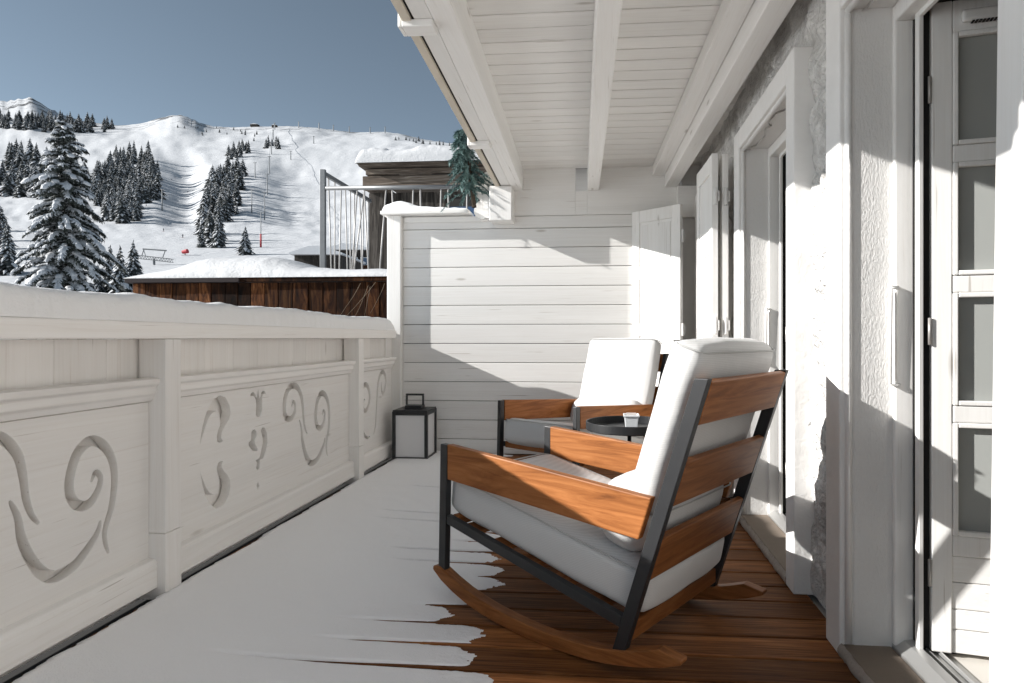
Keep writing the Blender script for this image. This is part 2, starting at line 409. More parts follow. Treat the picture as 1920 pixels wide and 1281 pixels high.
# thin snow lying on the deck: a sheet that ends board by board
def smooth(a, c, x):
    t_ = max(0., min(1., (x - a) / (c - a))); return t_ * t_ * (3 - 2 * t_)
NX, NY = 260, 1150
X0, X1, Y0, Y1 = -1.75, .02, .9, 5.27
rnd = random.Random(3)
bend = {}; gst = {}
EDGE = [(0.9, -.30), (1.6, -.33), (1.845, -.34), (1.99, -.375), (2.12, -.46), (2.27, -.53), (2.41, -.47), (2.55, -.42), (2.70, -.43), (2.85, -.44), (3.1, -.50), (3.6, -.58), (4.2, -.66), (5.3, -.78)]
def lerp_tab(tab, x):
    if x <= tab[0][0]: return tab[0][1]
    for (a, va), (c, vc) in zip(tab, tab[1:]):
        if x <= c: return va + (vc - va) * (x - a) / (c - a)
    return tab[-1][1]
def deck_snow_h(x, yy):
    kf = (yy + 1.2) / .1455; kb = int(kf); fr = kf - kb
    if kb not in bend: bend[kb] = rnd.uniform(-.035, .035)
    ks = round(kf)
    if ks not in gst: gst[ks] = rnd.choice((-.93, -1.05, -.75, -.62, -1.25, -.8)) + rnd.uniform(-.1, .1)
    e = lerp_tab(EDGE, -1.2 + (kb + .45) * .1455) + bend[kb]
    e -= .05 * abs(fr - .45) ** 2 * 4 + .05 * abs(fr - .45)       # rounded tongue on every board
    e += .026 * fbm(yy * 20, x * 14, 1.0) + .014 * nz(yy * 90, x * 70) + .05 * (fr - .5) * nz(kb * 3.1, 4)
    h = min(.0055 + .013 * smooth(-.55, -1.35, x), (e - x) * .12) + .001 * smooth(0, .3, e - x)
    if e - x < .12: h *= .75 + .35 * fbm(x * 60, yy * 60, 5, 3)
    h += .012 * smooth(-.9, -1.5, x)
    ds = abs(kf - ks) * .1455
    g = gst[ks]
    wgap = .0115 + .007 * smooth(g, g + .9, x)
    if x > g: h -= .034 * smooth(g, g + .35, x) * (1 - smooth(wgap * .4, wgap, ds)) * (1.0 if nz(x * 9, ks) > -.42 else .55)
    edge_l = -1.706 - .018 * fbm(yy * 3, 0, 9) - .012 * nz(yy * 30, 3)
    h = min(h, (x - edge_l) * .5)
    return h + .0015 * nz(x * 12, yy * 12)
H = [[deck_snow_h(X0 + (X1 - X0) * i / NX, Y0 + (Y1 - Y0) * j / NY) for i in range(NX + 1)] for j in range(NY + 1)]
def keep_s(u, v):
    i = int(u * NX); j = int(v * NY)
    return max(H[j][i], H[j][i + 1], H[j + 1][i], H[j + 1][i + 1]) > .0005
o = grid('snow', NX, NY, lambda u, v: (X0 + (X1 - X0) * u, Y0 + (Y1 - Y0) * v, max(-.004, H[round(v * NY)][round(u * NX)])), M['deck_snow'], keep=keep_s)
tag(o, 'thin layer of snow on the deck, its ragged edge ending board by board', 'snow', kind='stuff')

# ------------------------------------------------------------------ balcony railing
rail = empty('balcony_railing', (-1.85, 2.4, 0))
tag(rail, 'cream painted balcony railing with carved scroll cut-outs under a snowy cap', 'railing')
def part(b_, name, m, parent, off, **kw):
    b_.v = [(p[0] - off[0], p[1] - off[1], p[2] - off[2]) for p in b_.v]
    return b_.build(name, m, parent, **kw)
RO = (-1.85, 2.4, 0)
b = MB(); b.box((-1.99, -1.2, .997), (-1.695, 5.05, 1.062)); b.box((-1.985, 5.0505, 1.0), (-1.80, 5.243, 1.06)); part(b, 'cap_rail', M['rail_y'], rail, RO, bevel=.006)
for (a, c) in ((.27, .36), (2.295, 2.385), (4.235, 4.325)):
    b = MB(); b.box((-1.80, a, .24), (-1.69, c, .996)); b.box((-1.8015, a - .0015, -.02), (-1.6885, c + .0015, .2385))
    part(b, 'post', M['rail_z'], rail, RO, bevel=.003)
bays = [(.36, 2.295), (2.385, 4.235), (4.325, 5.09)]
BK = MB(); yy = -1.2
while yy < 5.08:
    e = min(5.09, yy + rnd.choice((.16, .19, .22, .26)))
    BK.box((-1.845, yy + .0004, -.03), (-1.812 - .0015 * rnd.random(), e - .0004, .996)); yy = e
BK.box((-1.845, 5.091, -.03), (-1.80, 5.243, .996))
part(BK, 'backing_boards', M['rail_z'], rail, RO, bevel=.0015)
for (a, c) in bays:
    b = MB(); b.prism([(-1.775, .03), (-1.722, .03), (-1.722, .128), (-1.732, .140), (-1.775, .146)], a + .001, c - .001, 'xz')
    part(b, 'bottom_rail', M['rail_y'], rail, RO, bevel=.003)
    b = MB(); b.prism([(-1.768, .752), (-1.745, .755), (-1.738, .775), (-1.728, .785), (-1.728, .812), (-1.715, .822), (-1.712, .842), (-1.768, .846)], a - (.0 if a > 1 else 0), c + (.012 if c < 5 else 0.02), 'xz')
    part(b, 'moulding', M['rail_y'], rail, RO, bevel=.003)
# carved panels: outlines traced on the plane of the panel (y, z)
def T(pts, ox, oz, s, X=-1.757):     # crop pixels -> picture column/row -> point of the plane x = X
    out = []
    for (u, v) in pts:
        d = ray(ox + u / s); t_ = X / d.x
        out.append((d.y * t_, 1 + (634 - (oz + v / s)) / F * t_))
    return out
def smooth_line(pts, k=5):
    P_ = [pts[0]] + list(pts) + [pts[-1]]; out = []
    for i in range(1, len(P_) - 2):
        p0, p1, p2, p3 = P_[i - 1], P_[i], P_[i + 1], P_[i + 2]
        for j in range(k):
            t_ = j / k
            out.append(tuple(.5 * (2 * p1[q] + (p2[q] - p0[q]) * t_ + (2 * p0[q] - 5 * p1[q] + 4 * p2[q] - p3[q]) * t_ ** 2 + (3 * p1[q] - p0[q] - 3 * p2[q] + p3[q]) * t_ ** 3) for q in (0, 1)))
    out.append(pts[-1]); return out
def stroke(pts, wmax, wend=.25, k=5):
    L = smooth_line(pts, k); n = len(L); l_, r_ = [], []
    for i, p in enumerate(L):
        a = L[max(0, i - 1)]; c = L[min(n - 1, i + 1)]; d = (c[0] - a[0], c[1] - a[1]); q = math.hypot(*d) or 1
        u = i / (n - 1); ww = wmax * (wend + (1 - wend) * math.sin(math.pi * min(1, max(0, u))) ** .6) / 2
        l_.append((p[0] - d[1] / q * ww, p[1] + d[0] / q * ww)); r_.append((p[0] + d[1] / q * ww, p[1] - d[0] / q * ww))
    return l_ + r_[::-1]
CB = lambda p: T(p, 350, 680, 4.27)
holesB = [
    CB([(108, 668), (118, 590), (132, 510), (150, 440), (185, 350), (225, 290), (270, 262), (315, 282), (345, 340), (355, 400), (345, 450), (320, 492), (297, 530), (284, 570), (281, 602), (294, 630), (270, 643), (250, 630), (247, 590), (256, 545), (272, 505), (275, 465), (268, 425), (245, 385), (205, 405), (175, 450), (150, 530), (128, 600)]),
    CB([(108, 855), (118, 900), (133, 940), (158, 1000), (185, 1040), (215, 1058), (250, 1058), (262, 1010), (266, 960), (262, 915), (250, 875), (246, 840), (258, 802), (280, 788), (296, 790), (284, 812), (284, 838), (300, 868), (330, 900), (350, 940), (356, 990), (345, 1050), (318, 1110), (285, 1150), (240, 1168), (195, 1135), (155, 1060), (128, 965)]),
    CB([(576, 212), (585, 285), (597, 270), (600, 243), (615, 225), (632, 233), (640, 255), (620, 250), (609, 270), (608, 380), (590, 433), (567, 436), (557, 420), (562, 340), (556, 292), (540, 266), (513, 271), (517, 248), (535, 234), (553, 254), (566, 288)]),
    CB([(522, 560), (532, 540), (550, 535), (563, 556), (562, 592), (546, 622), (551, 650), (574, 690), (568, 710), (532, 708), (502, 665), (500, 640), (521, 620)]),
    CB([(598, 545), (607, 520), (628, 522), (648, 570), (651, 640), (639, 700), (614, 768), (592, 776), (590, 800), (585, 850), (571, 863), (561, 848), (566, 800), (556, 785), (588, 763), (602, 700), (614, 640), (611, 600)]),
    CB([(575, 955), (587, 985), (574, 1020), (563, 985)]),
    stroke(CB([(842, 352), (858, 312), (872, 345), (868, 395), (846, 440), (818, 452), (792, 425), (785, 365), (793, 280), (818, 212), (855, 185), (893, 205), (922, 275), (934, 370), (940, 460), (952, 530), (968, 570)]), .038, .2),
    stroke(CB([(905, 458), (922, 530), (930, 620), (950, 715), (975, 780), (1005, 806), (1048, 775), (1083, 705), (1103, 650), (1110, 600)]), .038, .15),
    stroke(CB([(1088, 425), (1098, 385), (1110, 410), (1105, 460), (1088, 510), (1066, 525), (1044, 495), (1036, 430), (1043, 350), (1058, 285), (1085, 245), (1115, 265), (1137, 330), (1145, 420), (1138, 540), (1122, 640), (1122, 700), (1130, 750)]), .038, .2)]
holesA = [[(p[0] - 1.79, p[1] - .008) for p in h] for h in holesB]
CC = lambda p: T(p, 640, 660, 5.337)
holesC = [stroke(CC([(238, 470), (224, 500), (222, 550), (240, 592), (268, 555), (286, 465), (278, 375), (250, 325), (218, 355), (196, 435), (190, 540), (196, 680), (210, 770), (235, 830), (265, 862), (290, 845)]), .038, .2),
          stroke(CC([(408, 300), (402, 345), (406, 385), (420, 420), (438, 370), (449, 290), (438, 225), (415, 200), (388, 245), (369, 340), (360, 450), (352, 600), (346, 720), (326, 830)]), .038, .2)]
def carved(a, c, z0, z1, holes, name='carved_panel'):
    cu = bpy.data.curves.new(name, 'CURVE'); cu.dimensions = '2D'; cu.fill_mode = 'BOTH'; cu.extrude = .021
    cu.bevel_depth = .0015; cu.bevel_resolution = 1; cu.offset = -.0015
    for poly in [[(a, z0), (c, z0), (c, z1), (a, z1)]] + [h for h in holes if min(p[0] for p in h) > a + .01 and max(p[0] for p in h) < c - .004]:
        sp_ = cu.splines.new('POLY'); sp_.points.add(len(poly) - 1); sp_.use_cyclic_u = True
        for q, p in zip(sp_.points, poly): q.co = (p[0], p[1], 0, 1)
    tmp = bpy.data.objects.new('tmp', cu); col.objects.link(tmp)
    dg = bpy.context.evaluated_depsgraph_get(); dg.update()
    me = bpy.data.meshes.new_from_object(tmp.evaluated_get(dg)); me.name = name
    bpy.data.objects.remove(tmp); bpy.data.curves.remove(cu)
    # curve plane (u, v) -> world (x = panel, y = u, z = v), kept relative to the railing root
    for vt in me.vertices:
        u, v, w_ = vt.co; vt.co = (-1.7815 + w_ - RO[0], u - RO[1], v - RO[2])
    me.materials.clear(); me.materials.append(M['rail_y'])
    o = bpy.data.objects.new(name, me); col.objects.link(o); o.parent = rail; return o
carved(.361, 2.294, .10, .751, holesA)
carved(2.386, 4.234, .10, .751, holesB)
carved(4.326, 5.09, .10, .751, holesC)

# snow bank on the railing cap
def rsnow(u, v):
    yy = -1.2 + 6.24 * v
    endf = min(1., (5.045 - yy) / .14); endf = math.sqrt(max(0., 1 - (1 - endf) ** 2)) if endf < 1 else 1
    hh = (.098 + .014 * smooth(2.6, 1.2, yy) + .018 * fbm(yy * 1.3, 2) + .008 * fbm(yy * 6, 5)) * endf
    a = math.pi * u
    x = -1.842 - (.140 + .006 * fbm(yy * 5, 7) + .004 * nz(yy * 30, 1)) * math.copysign(abs(math.cos(a)) ** .55, math.cos(a)) * -1
    return (x, yy, 1.0625 + hh * math.sin(a) ** .6 * (.90 + .20 * smooth(.7, .2, u)) + .004 * fbm(yy * 18, u * 6) * math.sin(a))
tag(grid('snow', 26, 420, rsnow, M['snow']), 'long bank of settled snow along the cap of the carved railing', 'snow', kind='stuff')

# ------------------------------------------------------------------ white partition at the far end
pt = empty('privacy_partition', (-.6, 5.33, 0)); PO = (-.6, 5.33, 0)
tag(pt, 'white horizontal plank partition closing the far end of the balcony', 'partition')
b = MB(); z = 1.775 - .1645 * 11
ztops = []
while z < 2.03:
    z2 = min(z + .1645, 2.045 if z < 1.9 else 2.045)
    za = max(z, 0.004)
    b.box((-1.72, 5.300 + .002 * rnd.random(), za + .002), (.66, 5.335, z2 - .0025)); z = z2 if z2 < 2.04 else 9
part(b, 'plank_panel', M['paint_x'], pt, PO, bevel=.004)
b = MB(); b.box((-1.72, 5.337, .0), (.70, 5.36, 2.03)); part(b, 'backing', M['dark'], pt, PO)
b = MB(); b.box((-1.845, 5.245, -.02), (-1.722, 5.37, 2.055)); part(b, 'corner_post', M['paint_z'], pt, PO, bevel=.006)
b = MB(); b.box((-1.70, 5.285, 2.00), (-.95, 5.298, 2.046)); part(b, 'top_rail', M['paint_x'], pt, PO, bevel=.003)
b = MB(); b.box((-1.885, 5.19, 2.057), (-1.12, 5.41, 2.087)); part(b, 'cap_board', M['paint_x'], pt, PO, bevel=.004)
def psnow(u, v):
    x = -1.875 + .75 * v; e = math.sqrt(max(0, 1 - (2 * v - 1) ** 20))
    hh = (.055 + .045 * math.exp(-((x + 1.72) / .10) ** 2) - .04 * v + .01 * fbm(x * 9, 3)) * e + .004
    a = math.pi * u
    return (x, 5.30 - .10 * math.copysign(abs(math.cos(a)) ** .5, math.cos(a)), 2.0875 + hh * math.sin(a) ** .6)
tag(grid('snow', 14, 60, psnow, M['snow']), 'small snow drift on the cap of the white plank partition', 'snow', kind='stuff')

# ------------------------------------------------------------------ the house
hs_ = empty('chalet_house', (.9, 2.5, 0)); HO = (.9, 2.5, 0)
tag(hs_, 'white chalet with stone walls, deep doorways and a planked balcony ceiling', 'house')
def hp(b_, name, m, parent=None, **kw):
    return part(b_, name, m, parent or hs_, HO, **kw)
# rough stone wall strips between the openings
def stones(yy, z):
    d, pts = mnoise.voronoi(Vector((yy * 5.2, z * 4.2, 1.7)), distance_metric='DISTANCE', exponent=2)
    return min(.022, (d[1] - d[0]) * .07), d
def wall_x(yy, z):
    x = .825 - .010 * fbm(yy * 6, z * 6, 2) - .004 * fbm(yy * 25, z * 25, 4)
    s_, d_ = stones(yy, z)
    lime = smooth(-.15, .25, fbm(yy * 2.2 + 4, z * 1.6, 8))          # limewash hides the stones in patches
    x -= s_ * (1 - .6 * lime) * 1.5
    hy = 2.345 + .05 * nz(z * 6, 2) + .02 * nz(z * 25, 5)            # plaster has fallen off beside the door
    if z < .87 + .03 * nz(yy * 20, 1):
        m_ = smooth(.012, -.012, yy - hy)
        x += m_ * (.030 + .012 * fbm(yy * 14, z * 14, 3) - s_ * .5)
    return x
def wall_strip(a, c, z0, z1, res=.014, name='stone_wall'):
    nu = max(4, int((c - a) / res)); nv = max(4, int((z1 - z0) / res))
    o = grid(name, nu, nv, lambda u, v: (wall_x(a + (c - a) * u, z0 + (z1 - z0) * v) - HO[0], a + (c - a) * u - HO[1], z0 + (z1 - z0) * v), M['rough'], hs_)
    return o
OPEN = [(1.15, 2.03), (2.60, 3.48), (4.10, 4.95)]
wall_strip(2.04, 2.60, 0, 2.03)
wall_strip(3.49, 4.10, 0, 2.03)
wall_strip(4.96, 5.45, 0, 2.03)
wall_strip(.0, 5.45, 2.02, 2.50, .02)
wall_strip(-1.2, 1.15, 0, 2.03, .03)
b = MB()
for (a, c) in ((-1.2, 1.14), (2.04, 2.59), (3.49, 4.09), (4.96, 5.45)): b.box((.86, a + .004, -3), (1.25, c - .004, 2.03))
b.box((.862, -1.2, 2.034), (1.248, 5.45, 5.5)); b.box((.80, -1.2, -3), (1.25, 5.45, -.032))
b.box((1.25, 5.2, -3), (6, 5.45, 5.5)); b.box((1.25, -1.2, 2.6), (6, 5.2, 5.5)); b.box((.86, -1.6, -3), (6, -1.2, 5.5))
hp(b, 'wall', M['stucco'])
for i, (a, c) in enumerate(OPEN):
    # lime surround: far band, lintel band, near band
    b = MB(); zt = 2.03
    b.box((.744, c - .003, .0), (.84, c + .120, zt + .105)); b.box((.744, a - .10, .0), (.84, a + .003, zt + .105))
    b.box((.7445, a + .004, zt), (.8395, c - .004, zt + .104))
    hp(b, 'door_surround', M['surround'], bevel=.006, seg=2)
    b = MB()      # rounded bead inside the surround
    b.tube([(.770, c - .004, .045), (.770, c - .004, zt - .01)], .011, 10); b.tube([(.770, a + .004, .045), (.770, a + .004, zt - .01)], .011, 10)
    b.tube([(.770, a, zt - .004), (.770, c, zt - .004)], .011, 10)
    hp(b, 'bead', M['surround'], smooth=True)
    b = MB(); b.box((.787, c - .0065, .035), (.93, c + .01, zt + .02)); b.box((.787, a - .01, .035), (.93, a + .0065, zt + .02)); b.box((.785, a, zt - .001), (.93, c, zt + .015))
    hp(b, 'jamb', M['stucco'])
    b = MB(); b.box((.900, c - .026, .05), (.957, c - .0067, zt - .002)); b.box((.900, a + .0067, .05), (.957, a + .026, zt - .002)); b.box((.900, a + .0265, zt - .055), (.957, c - .0265, zt - .0015))
    hp(b, 'door_frame', M['paint_z'], bevel=.005)
    b = MB(); b.box((.9575, c - .06, .05), (1.25, c + .012, zt)); b.box((.9575, a - .012, .05), (1.25, a + .03, zt)); b.box((.9575, a, zt - .03), (1.25, c, zt + .3))
    hp(b, 'rebate', M['dark'])
    b = MB(); b.box((.942, c - .085, .05), (.957, c - .061, zt - .03)); b.box((.942, a + .031, zt - .07), (.957, c - .086, zt - .031))
    hp(b, 'inner_frame', M['paint_z'], bevel=.003)
    b = MB(); b.box((.755, a - .0, -.03), (.899, c + .0, .040)); hp(b, 'threshold', M['stone_sill'], bevel=.004)
    n_ = 60
    o = grid('threshold_edge', n_, 6, lambda u, v, a=a, c=c: (.752 - .010 * math.sin(math.pi * v) - .006 * fbm((a + (c - a) * u) * 18, v * 2, 3) - HO[0], a + (c - a) * u - HO[1], -.01 + .053 * v), M['stone_edge'], hs_)
    b = MB(); b.prism([(.8995, .035), (.955, .035), (.955, .075), (.928, .07), (.8995, .048)], a + .001, c - .001, 'xz'); b.box((.9555, a, .03), (1.04, c, .052)); b.box((.974, a, .052), (.980, c, .066)); b.box((1.005, a, .052), (1.011, c, .066))
    hp(b, 'metal_sill', M['alu'], bevel=.003)
    # interior behind
    b = MB(); b.box((1.0405, a - .3, .0), (3.2, c + .25, .05)); hp(b, 'interior_floor', M['room_floor'])
    b = MB(); b.box((3.2, a - .3, .05), (3.22, c + .25, 2.6)); b.box((1.27, c + .23, .05), (3.2, c + .25, 2.6)); b.box((1.27, a - .3, .05), (3.2, a - .28, 2.6)); b.box((1.25, a - .3, 2.5), (3.2, c + .25, 2.52))
    hp(b, 'interior_wall', M['room'])
# glazed door leaf opened into the room, seen in the nearest opening (local x along the leaf, hinge at origin)
def door_leaf(hx, hy, ang, name='glazed_door'):
    mt = Matrix.Translation((hx - HO[0], hy - HO[1], -HO[2])) @ Matrix.Rotation(ang, 4, 'Z')
    root = MB(); L_ = .44; th = .045
    rows = [(1.90, 1.575), (1.515, 1.19), (1.13, .805), (.745, .42)]
    root.box((0, -th / 2, .065), (.055, th / 2, 2.0), mtx=mt); root.box((L_ - .06, -th / 2, .065), (L_, th / 2, 2.0), mtx=mt)
    root.box((.0555, -th / 2 + .001, 1.905), (L_ - .0605, th / 2 - .001, 1.9995), mtx=mt)
    for q in range(3): root.box((.0555, -th / 2 + .001, rows[q + 1][0] + .005), (L_ - .0605, th / 2 - .001, rows[q][1] - .005), mtx=mt)
    root.box((.0555, -th / 2 + .001, .355), (L_ - .0605, th / 2 - .001, rows[3][1] - .005), mtx=mt)
    leaf = root.build(name, M['paint_z'], hs_, bevel=.004)
    pb = MB()
    for (z0, z1) in ((.066, .135), (.137, .195), (.197, .275), (.277, .353)): pb.box((.0555, -th / 2 + .006, z0), (L_ - .0605, th / 2 - .006, z1), mtx=mt)
    pb.build('kick_panel', M['paint_x'], leaf, bevel=.003)
    for (zt, zb) in rows:
        mo = MB()
        for sgn in (-1, 1):
            y0, y1 = sorted((sgn * (th / 2 + .003), sgn * (th / 2 - .014)))
            mo.box((.056, y0, zb - .004), (.070, y1, zt + .004), mtx=mt); mo.box((L_ - .075, y0, zb - .004), (L_ - .061, y1, zt + .004), mtx=mt)
            mo.box((.0705, y0, zt - .010), (L_ - .0755, y1, zt + .004), mtx=mt); mo.box((.0705, y0, zb - .004), (L_ - .0755, y1, zb + .010), mtx=mt)
        g = mo.build('glazing_bead', M['paint_z'], leaf, bevel=.003)
        gb = MB(); gb.box((.060, -.003, zb - .003), (L_ - .065, .003, zt + .003), mtx=mt); gb.build('pane', M['glass'], leaf)
    vb = MB(); vb.box((.075, -th / 2 - .02, 1.925), (L_ - .08, -th / 2 - .0005, 1.962), mtx=mt)
    v_ = vb.build('trickle_vent', M['white_metal'], leaf, bevel=.009, seg=3)
    vs_ = MB()
    for q in range(26): vs_.box((.10 + q * .0095, -th / 2 - .0215, 1.9215), (.106 + q * .0095, -th / 2 - .004, 1.9245), mtx=mt)
    vs_.build('vent_grille', M['dark'], v_)
    for zz in (1.74, 1.02, .30):
        hb = MB(); hb.tube([mt @ Vector((-.006, -.026, zz - .04)), mt @ Vector((-.006, -.026, zz + .04))], .0048, 10); hb.build('hinge', M['hinge'], leaf, smooth=True)
    cb = MB()
    o = grid('curtain', 40, 2, lambda u, v: tuple(mt @ Vector((.03 + (L_ - .06) * u, .05 + .007 * math.sin(u * 34) + .003 * nz(u * 9, 2), .10 + 1.88 * v))), M['curtain'], leaf)
    return leaf
door_leaf(.986, 1.972, R(-12))
door_leaf(.986, 3.422, R(-12))
door_leaf(.986, 4.892, R(-12))
# white hooks that hold the shutters
for (yy, x) in ((2.008, .895), (3.46, .895)):
    b = MB(); b.tube([(x + .01, yy + .02, 1.155), (x + .01, yy - .012, 1.155), (x - .012, yy - .016, 1.155)], .006, 8)
    b.tube([(x - .012, yy - .016, 1.165), (x - .010, yy - .014, 1.13), (x - .012, yy - .012, .86), (x + .006, yy - .012, .852), (x + .018, yy - .006, .858)], .0055, 8)
    b.tube([(x + .004, yy - .012, 1.14), (x + .006, yy - .010, .868)], .003, 6)
    hp(b, 'shutter_hook', M['white_metal'], smooth=True)
# shutters: leaf in local coordinates, x along the leaf from its hinge, y = thickness
def shutter(hx, hy, ang, L_, zt, zb=.09, rows=3, lean=0., th=.036, label=None, hinges=True):
    mt = Matrix.Translation((hx - HO[0], hy - HO[1], 0)) @ Matrix.Rotation(ang, 4, 'Z') @ Matrix.Rotation(lean, 4, 'X')
    b = MB(); st = min(.075, L_ * .18); hz = (zt - zb - .10) / rows
    b.box((0, -th / 2, zb), (st, th / 2, zt), mtx=mt); b.box((L_ - st, -th / 2, zb), (L_, th / 2, zt), mtx=mt)
    rz = []
    for q in range(rows + 1):
        z0 = zb + q * hz; b.box((st + .0005, -th / 2 + .0007, z0), (L_ - st - .0005, th / 2 - .0007, min(zt - .0005, z0 + .10)), mtx=mt); rz.append(z0)
    s = b.build('shutter', M['paint_z'], hs_, bevel=.003)
    if label: s['label'] = label
    for q in range(rows):
        p = MB(); p.box((st - .002, -th / 2 + .010, rz[q] + .098), (L_ - st + .002, th / 2 - .010, rz[q + 1] + .002), mtx=mt)
        i_ = .022; p.box((st + i_, -th / 2 + .004, rz[q] + .10 + i_), (L_ - st - i_, th / 2 - .004, rz[q + 1] - i_), mtx=mt)
        p.build('shutter_panel', M['paint_z'], s, bevel=.003)
    for zz in (zt - .25, .5 * (zt + zb), zb + .25) if hinges else ():
        h = MB(); h.tube([mt @ Vector((-.012, 0, zz - .05)), mt @ Vector((-.012, 0, zz + .05))], .011, 10)
        h.box((-.022, -.007, zz - .03), (.045, -.0, zz + .03), mtx=mt @ Matrix.Translation((0, -th / 2 + .004, 0))); h.build('hinge', M['white_metal'], s, bevel=.002)
    return s
shutter(.625, 4.965, math.atan2(5.285 - 4.965, .25 - .62), .475, 2.052, .08, 4)                       # far end, swung out in front of the planks
shutter(.652, 3.665, R(92), .47, 2.066, .08, 4)                                                       # between far openings
shutter(.712, 3.672, R(91), .46, 2.064, .08, 4)
shutter(.718, 1.203, R(-91.0), .62, 2.06, .06, 3, lean=R(-.7), hinges=False)                                          # close to the camera
# ceiling
b = MB(); yy = -1.2; k = 0
while yy < 5.30:
    e = min(5.335, yy + .1285 + .012 * nz(k * 2.2, 9)); dz = .002 * nz(k * 1.7, 3)
    vs = [(sk(-.78, yy), yy + .004, 2.447 + dz), (.83, yy + .004, 2.447 + dz), (.83, e - .004, 2.447 + dz), (sk(-.78, e), e - .004, 2.447 + dz)]
    vs += [(p[0], p[1], 2.47) for p in vs]
    b.add(vs, [(0, 1, 2, 3)[::-1], (4, 5, 6, 7), (0, 1, 5, 4), (1, 2, 6, 5), (2, 3, 7, 6), (3, 0, 4, 7)]); yy = e; k += 1
hp(b, 'ceiling_boards', M['ceil'] if 'ceil' in M else M['paint_x'], bevel=.003)
def skbox(b_, x0, x1, y0, y1, z0, z1, r=None):
    vs = [(sk(x0, y0), y0, z0), (sk(x1, y0), y0, z0), (sk(x1, y1), y1, z0), (sk(x0, y1), y1, z0)]
    vs += [(p[0], p[1], z1) for p in vs]
    b_.add(vs, [(0, 3, 2, 1), (4, 5, 6, 7), (0, 1, 5, 4), (1, 2, 6, 5), (2, 3, 7, 6), (3, 0, 4, 7)], 0, r)
b = MB(); skbox(b, -.95, 1.2, -1.6, 5.42, 2.472, 2.60); hp(b, 'roof', M['dark'])
for (x0, x1, z0) in ((-.765, -.668, 2.262), (-.12, -.024, 2.249), (.424, .523, 2.362), (.525, .628, 2.263)):
    b = MB(); skbox(b, x0, x1, -1.2, 5.302 if x0 != -.12 else 5.30, z0, 2.4455); hp(b, 'ceiling_beam', M['paint_y'], bevel=.005)
b = MB(); skbox(b, -.842, -.767, -1.2, 5.26, 2.266, 2.36); hp(b, 'fascia', M['paint_y'], bevel=.004)
b = MB(); skbox(b, -.852, -.845, -1.2, 5.26, 2.272, 2.38); hp(b, 'fascia_gap', M['dark'])
b = MB(); skbox(b, -.890, -.8525, -1.2, 5.27, 2.258, 2.46); hp(b, 'roof_edge', M['roof_tile'], bevel=.004)
for yy in (.98, 2.42, 3.95):
    b = MB(); b.box((sk(-.892, yy), yy, 2.236), (sk(-.766, yy), yy + .085, 2.2655)); b.box((sk(-.908, yy), yy + .001, 2.236), (sk(-.8925, yy), yy + .084, 2.32))
    hp(b, 'rafter_end', M['paint_x'], bevel=.004)
# header board above the partition, notch beside the middle beam, small panel in the corner
b = MB(); b.box((-.77, 5.302, 2.046), (-.2225, 5.34, 2.447)); b.box((-.222, 5.303, 2.046), (-.121, 5.34, 2.248)); b.box((-.1205, 5.302, 2.046), (.66, 5.34, 2.446))
hp(b, 'header_board', M['paint_x'], bevel=.002)
b = MB(); b.box((-.24, 5.39, 2.23), (-.10, 5.40, 2.46)); hp(b, 'notch', M['paint_x'])
b = MB(); b.box((.628, 5.24, 2.0), (.82, 5.30, 2.262)); hp(b, 'corner_panel', M['paint_x'], bevel=.003)
b = MB(); b.box((.668, 5.31, .0), (1.2, 5.46, 2.47)); hp(b, 'wall_return', M['stucco'])
for (dx, dy) in ((0, 0), (.15, -4.43)):  # second beam end is out of view, added for its shadow on the near shutter
  b = MB(); b.box((-.93 + dx, 5.12 + dy, 1.975 - .015 * dy), (-.742 + dx, 5.32 + dy, 2.262)); br_ = hp(b, 'beam_end', M['paint_z'], bevel=.006)
con0 = [(-.932, 2.42), (-.99, 2.405), (-1.055, 2.36), (-1.083, 2.31), (-1.088, 2.25), (-1.068, 2.205), (-1.030, 2.188), (-1.028, 2.172), (-1.056, 2.148), (-1.078, 2.105), (-1.080, 2.06), (-1.055, 2.025), (-1.015, 2.010), (-.985, 2.022), (-.962, 2.05), (-.955, 2.02), (-.932, 2.0)]
for (dx, dy) in ((0, 0), (.15, -4.43)):  # second bracket is unseen too, added to shade the top of the near shutter
  con = [(p[0] + dx, p[1]) for p in con0]
  b = MB(); b.prism(smooth_line(con[:-3], 4) + con[-2:], 5.235 + dy, 5.32 + dy, 'xz'); hp(b, 'carved_bracket', M['paint_z'])

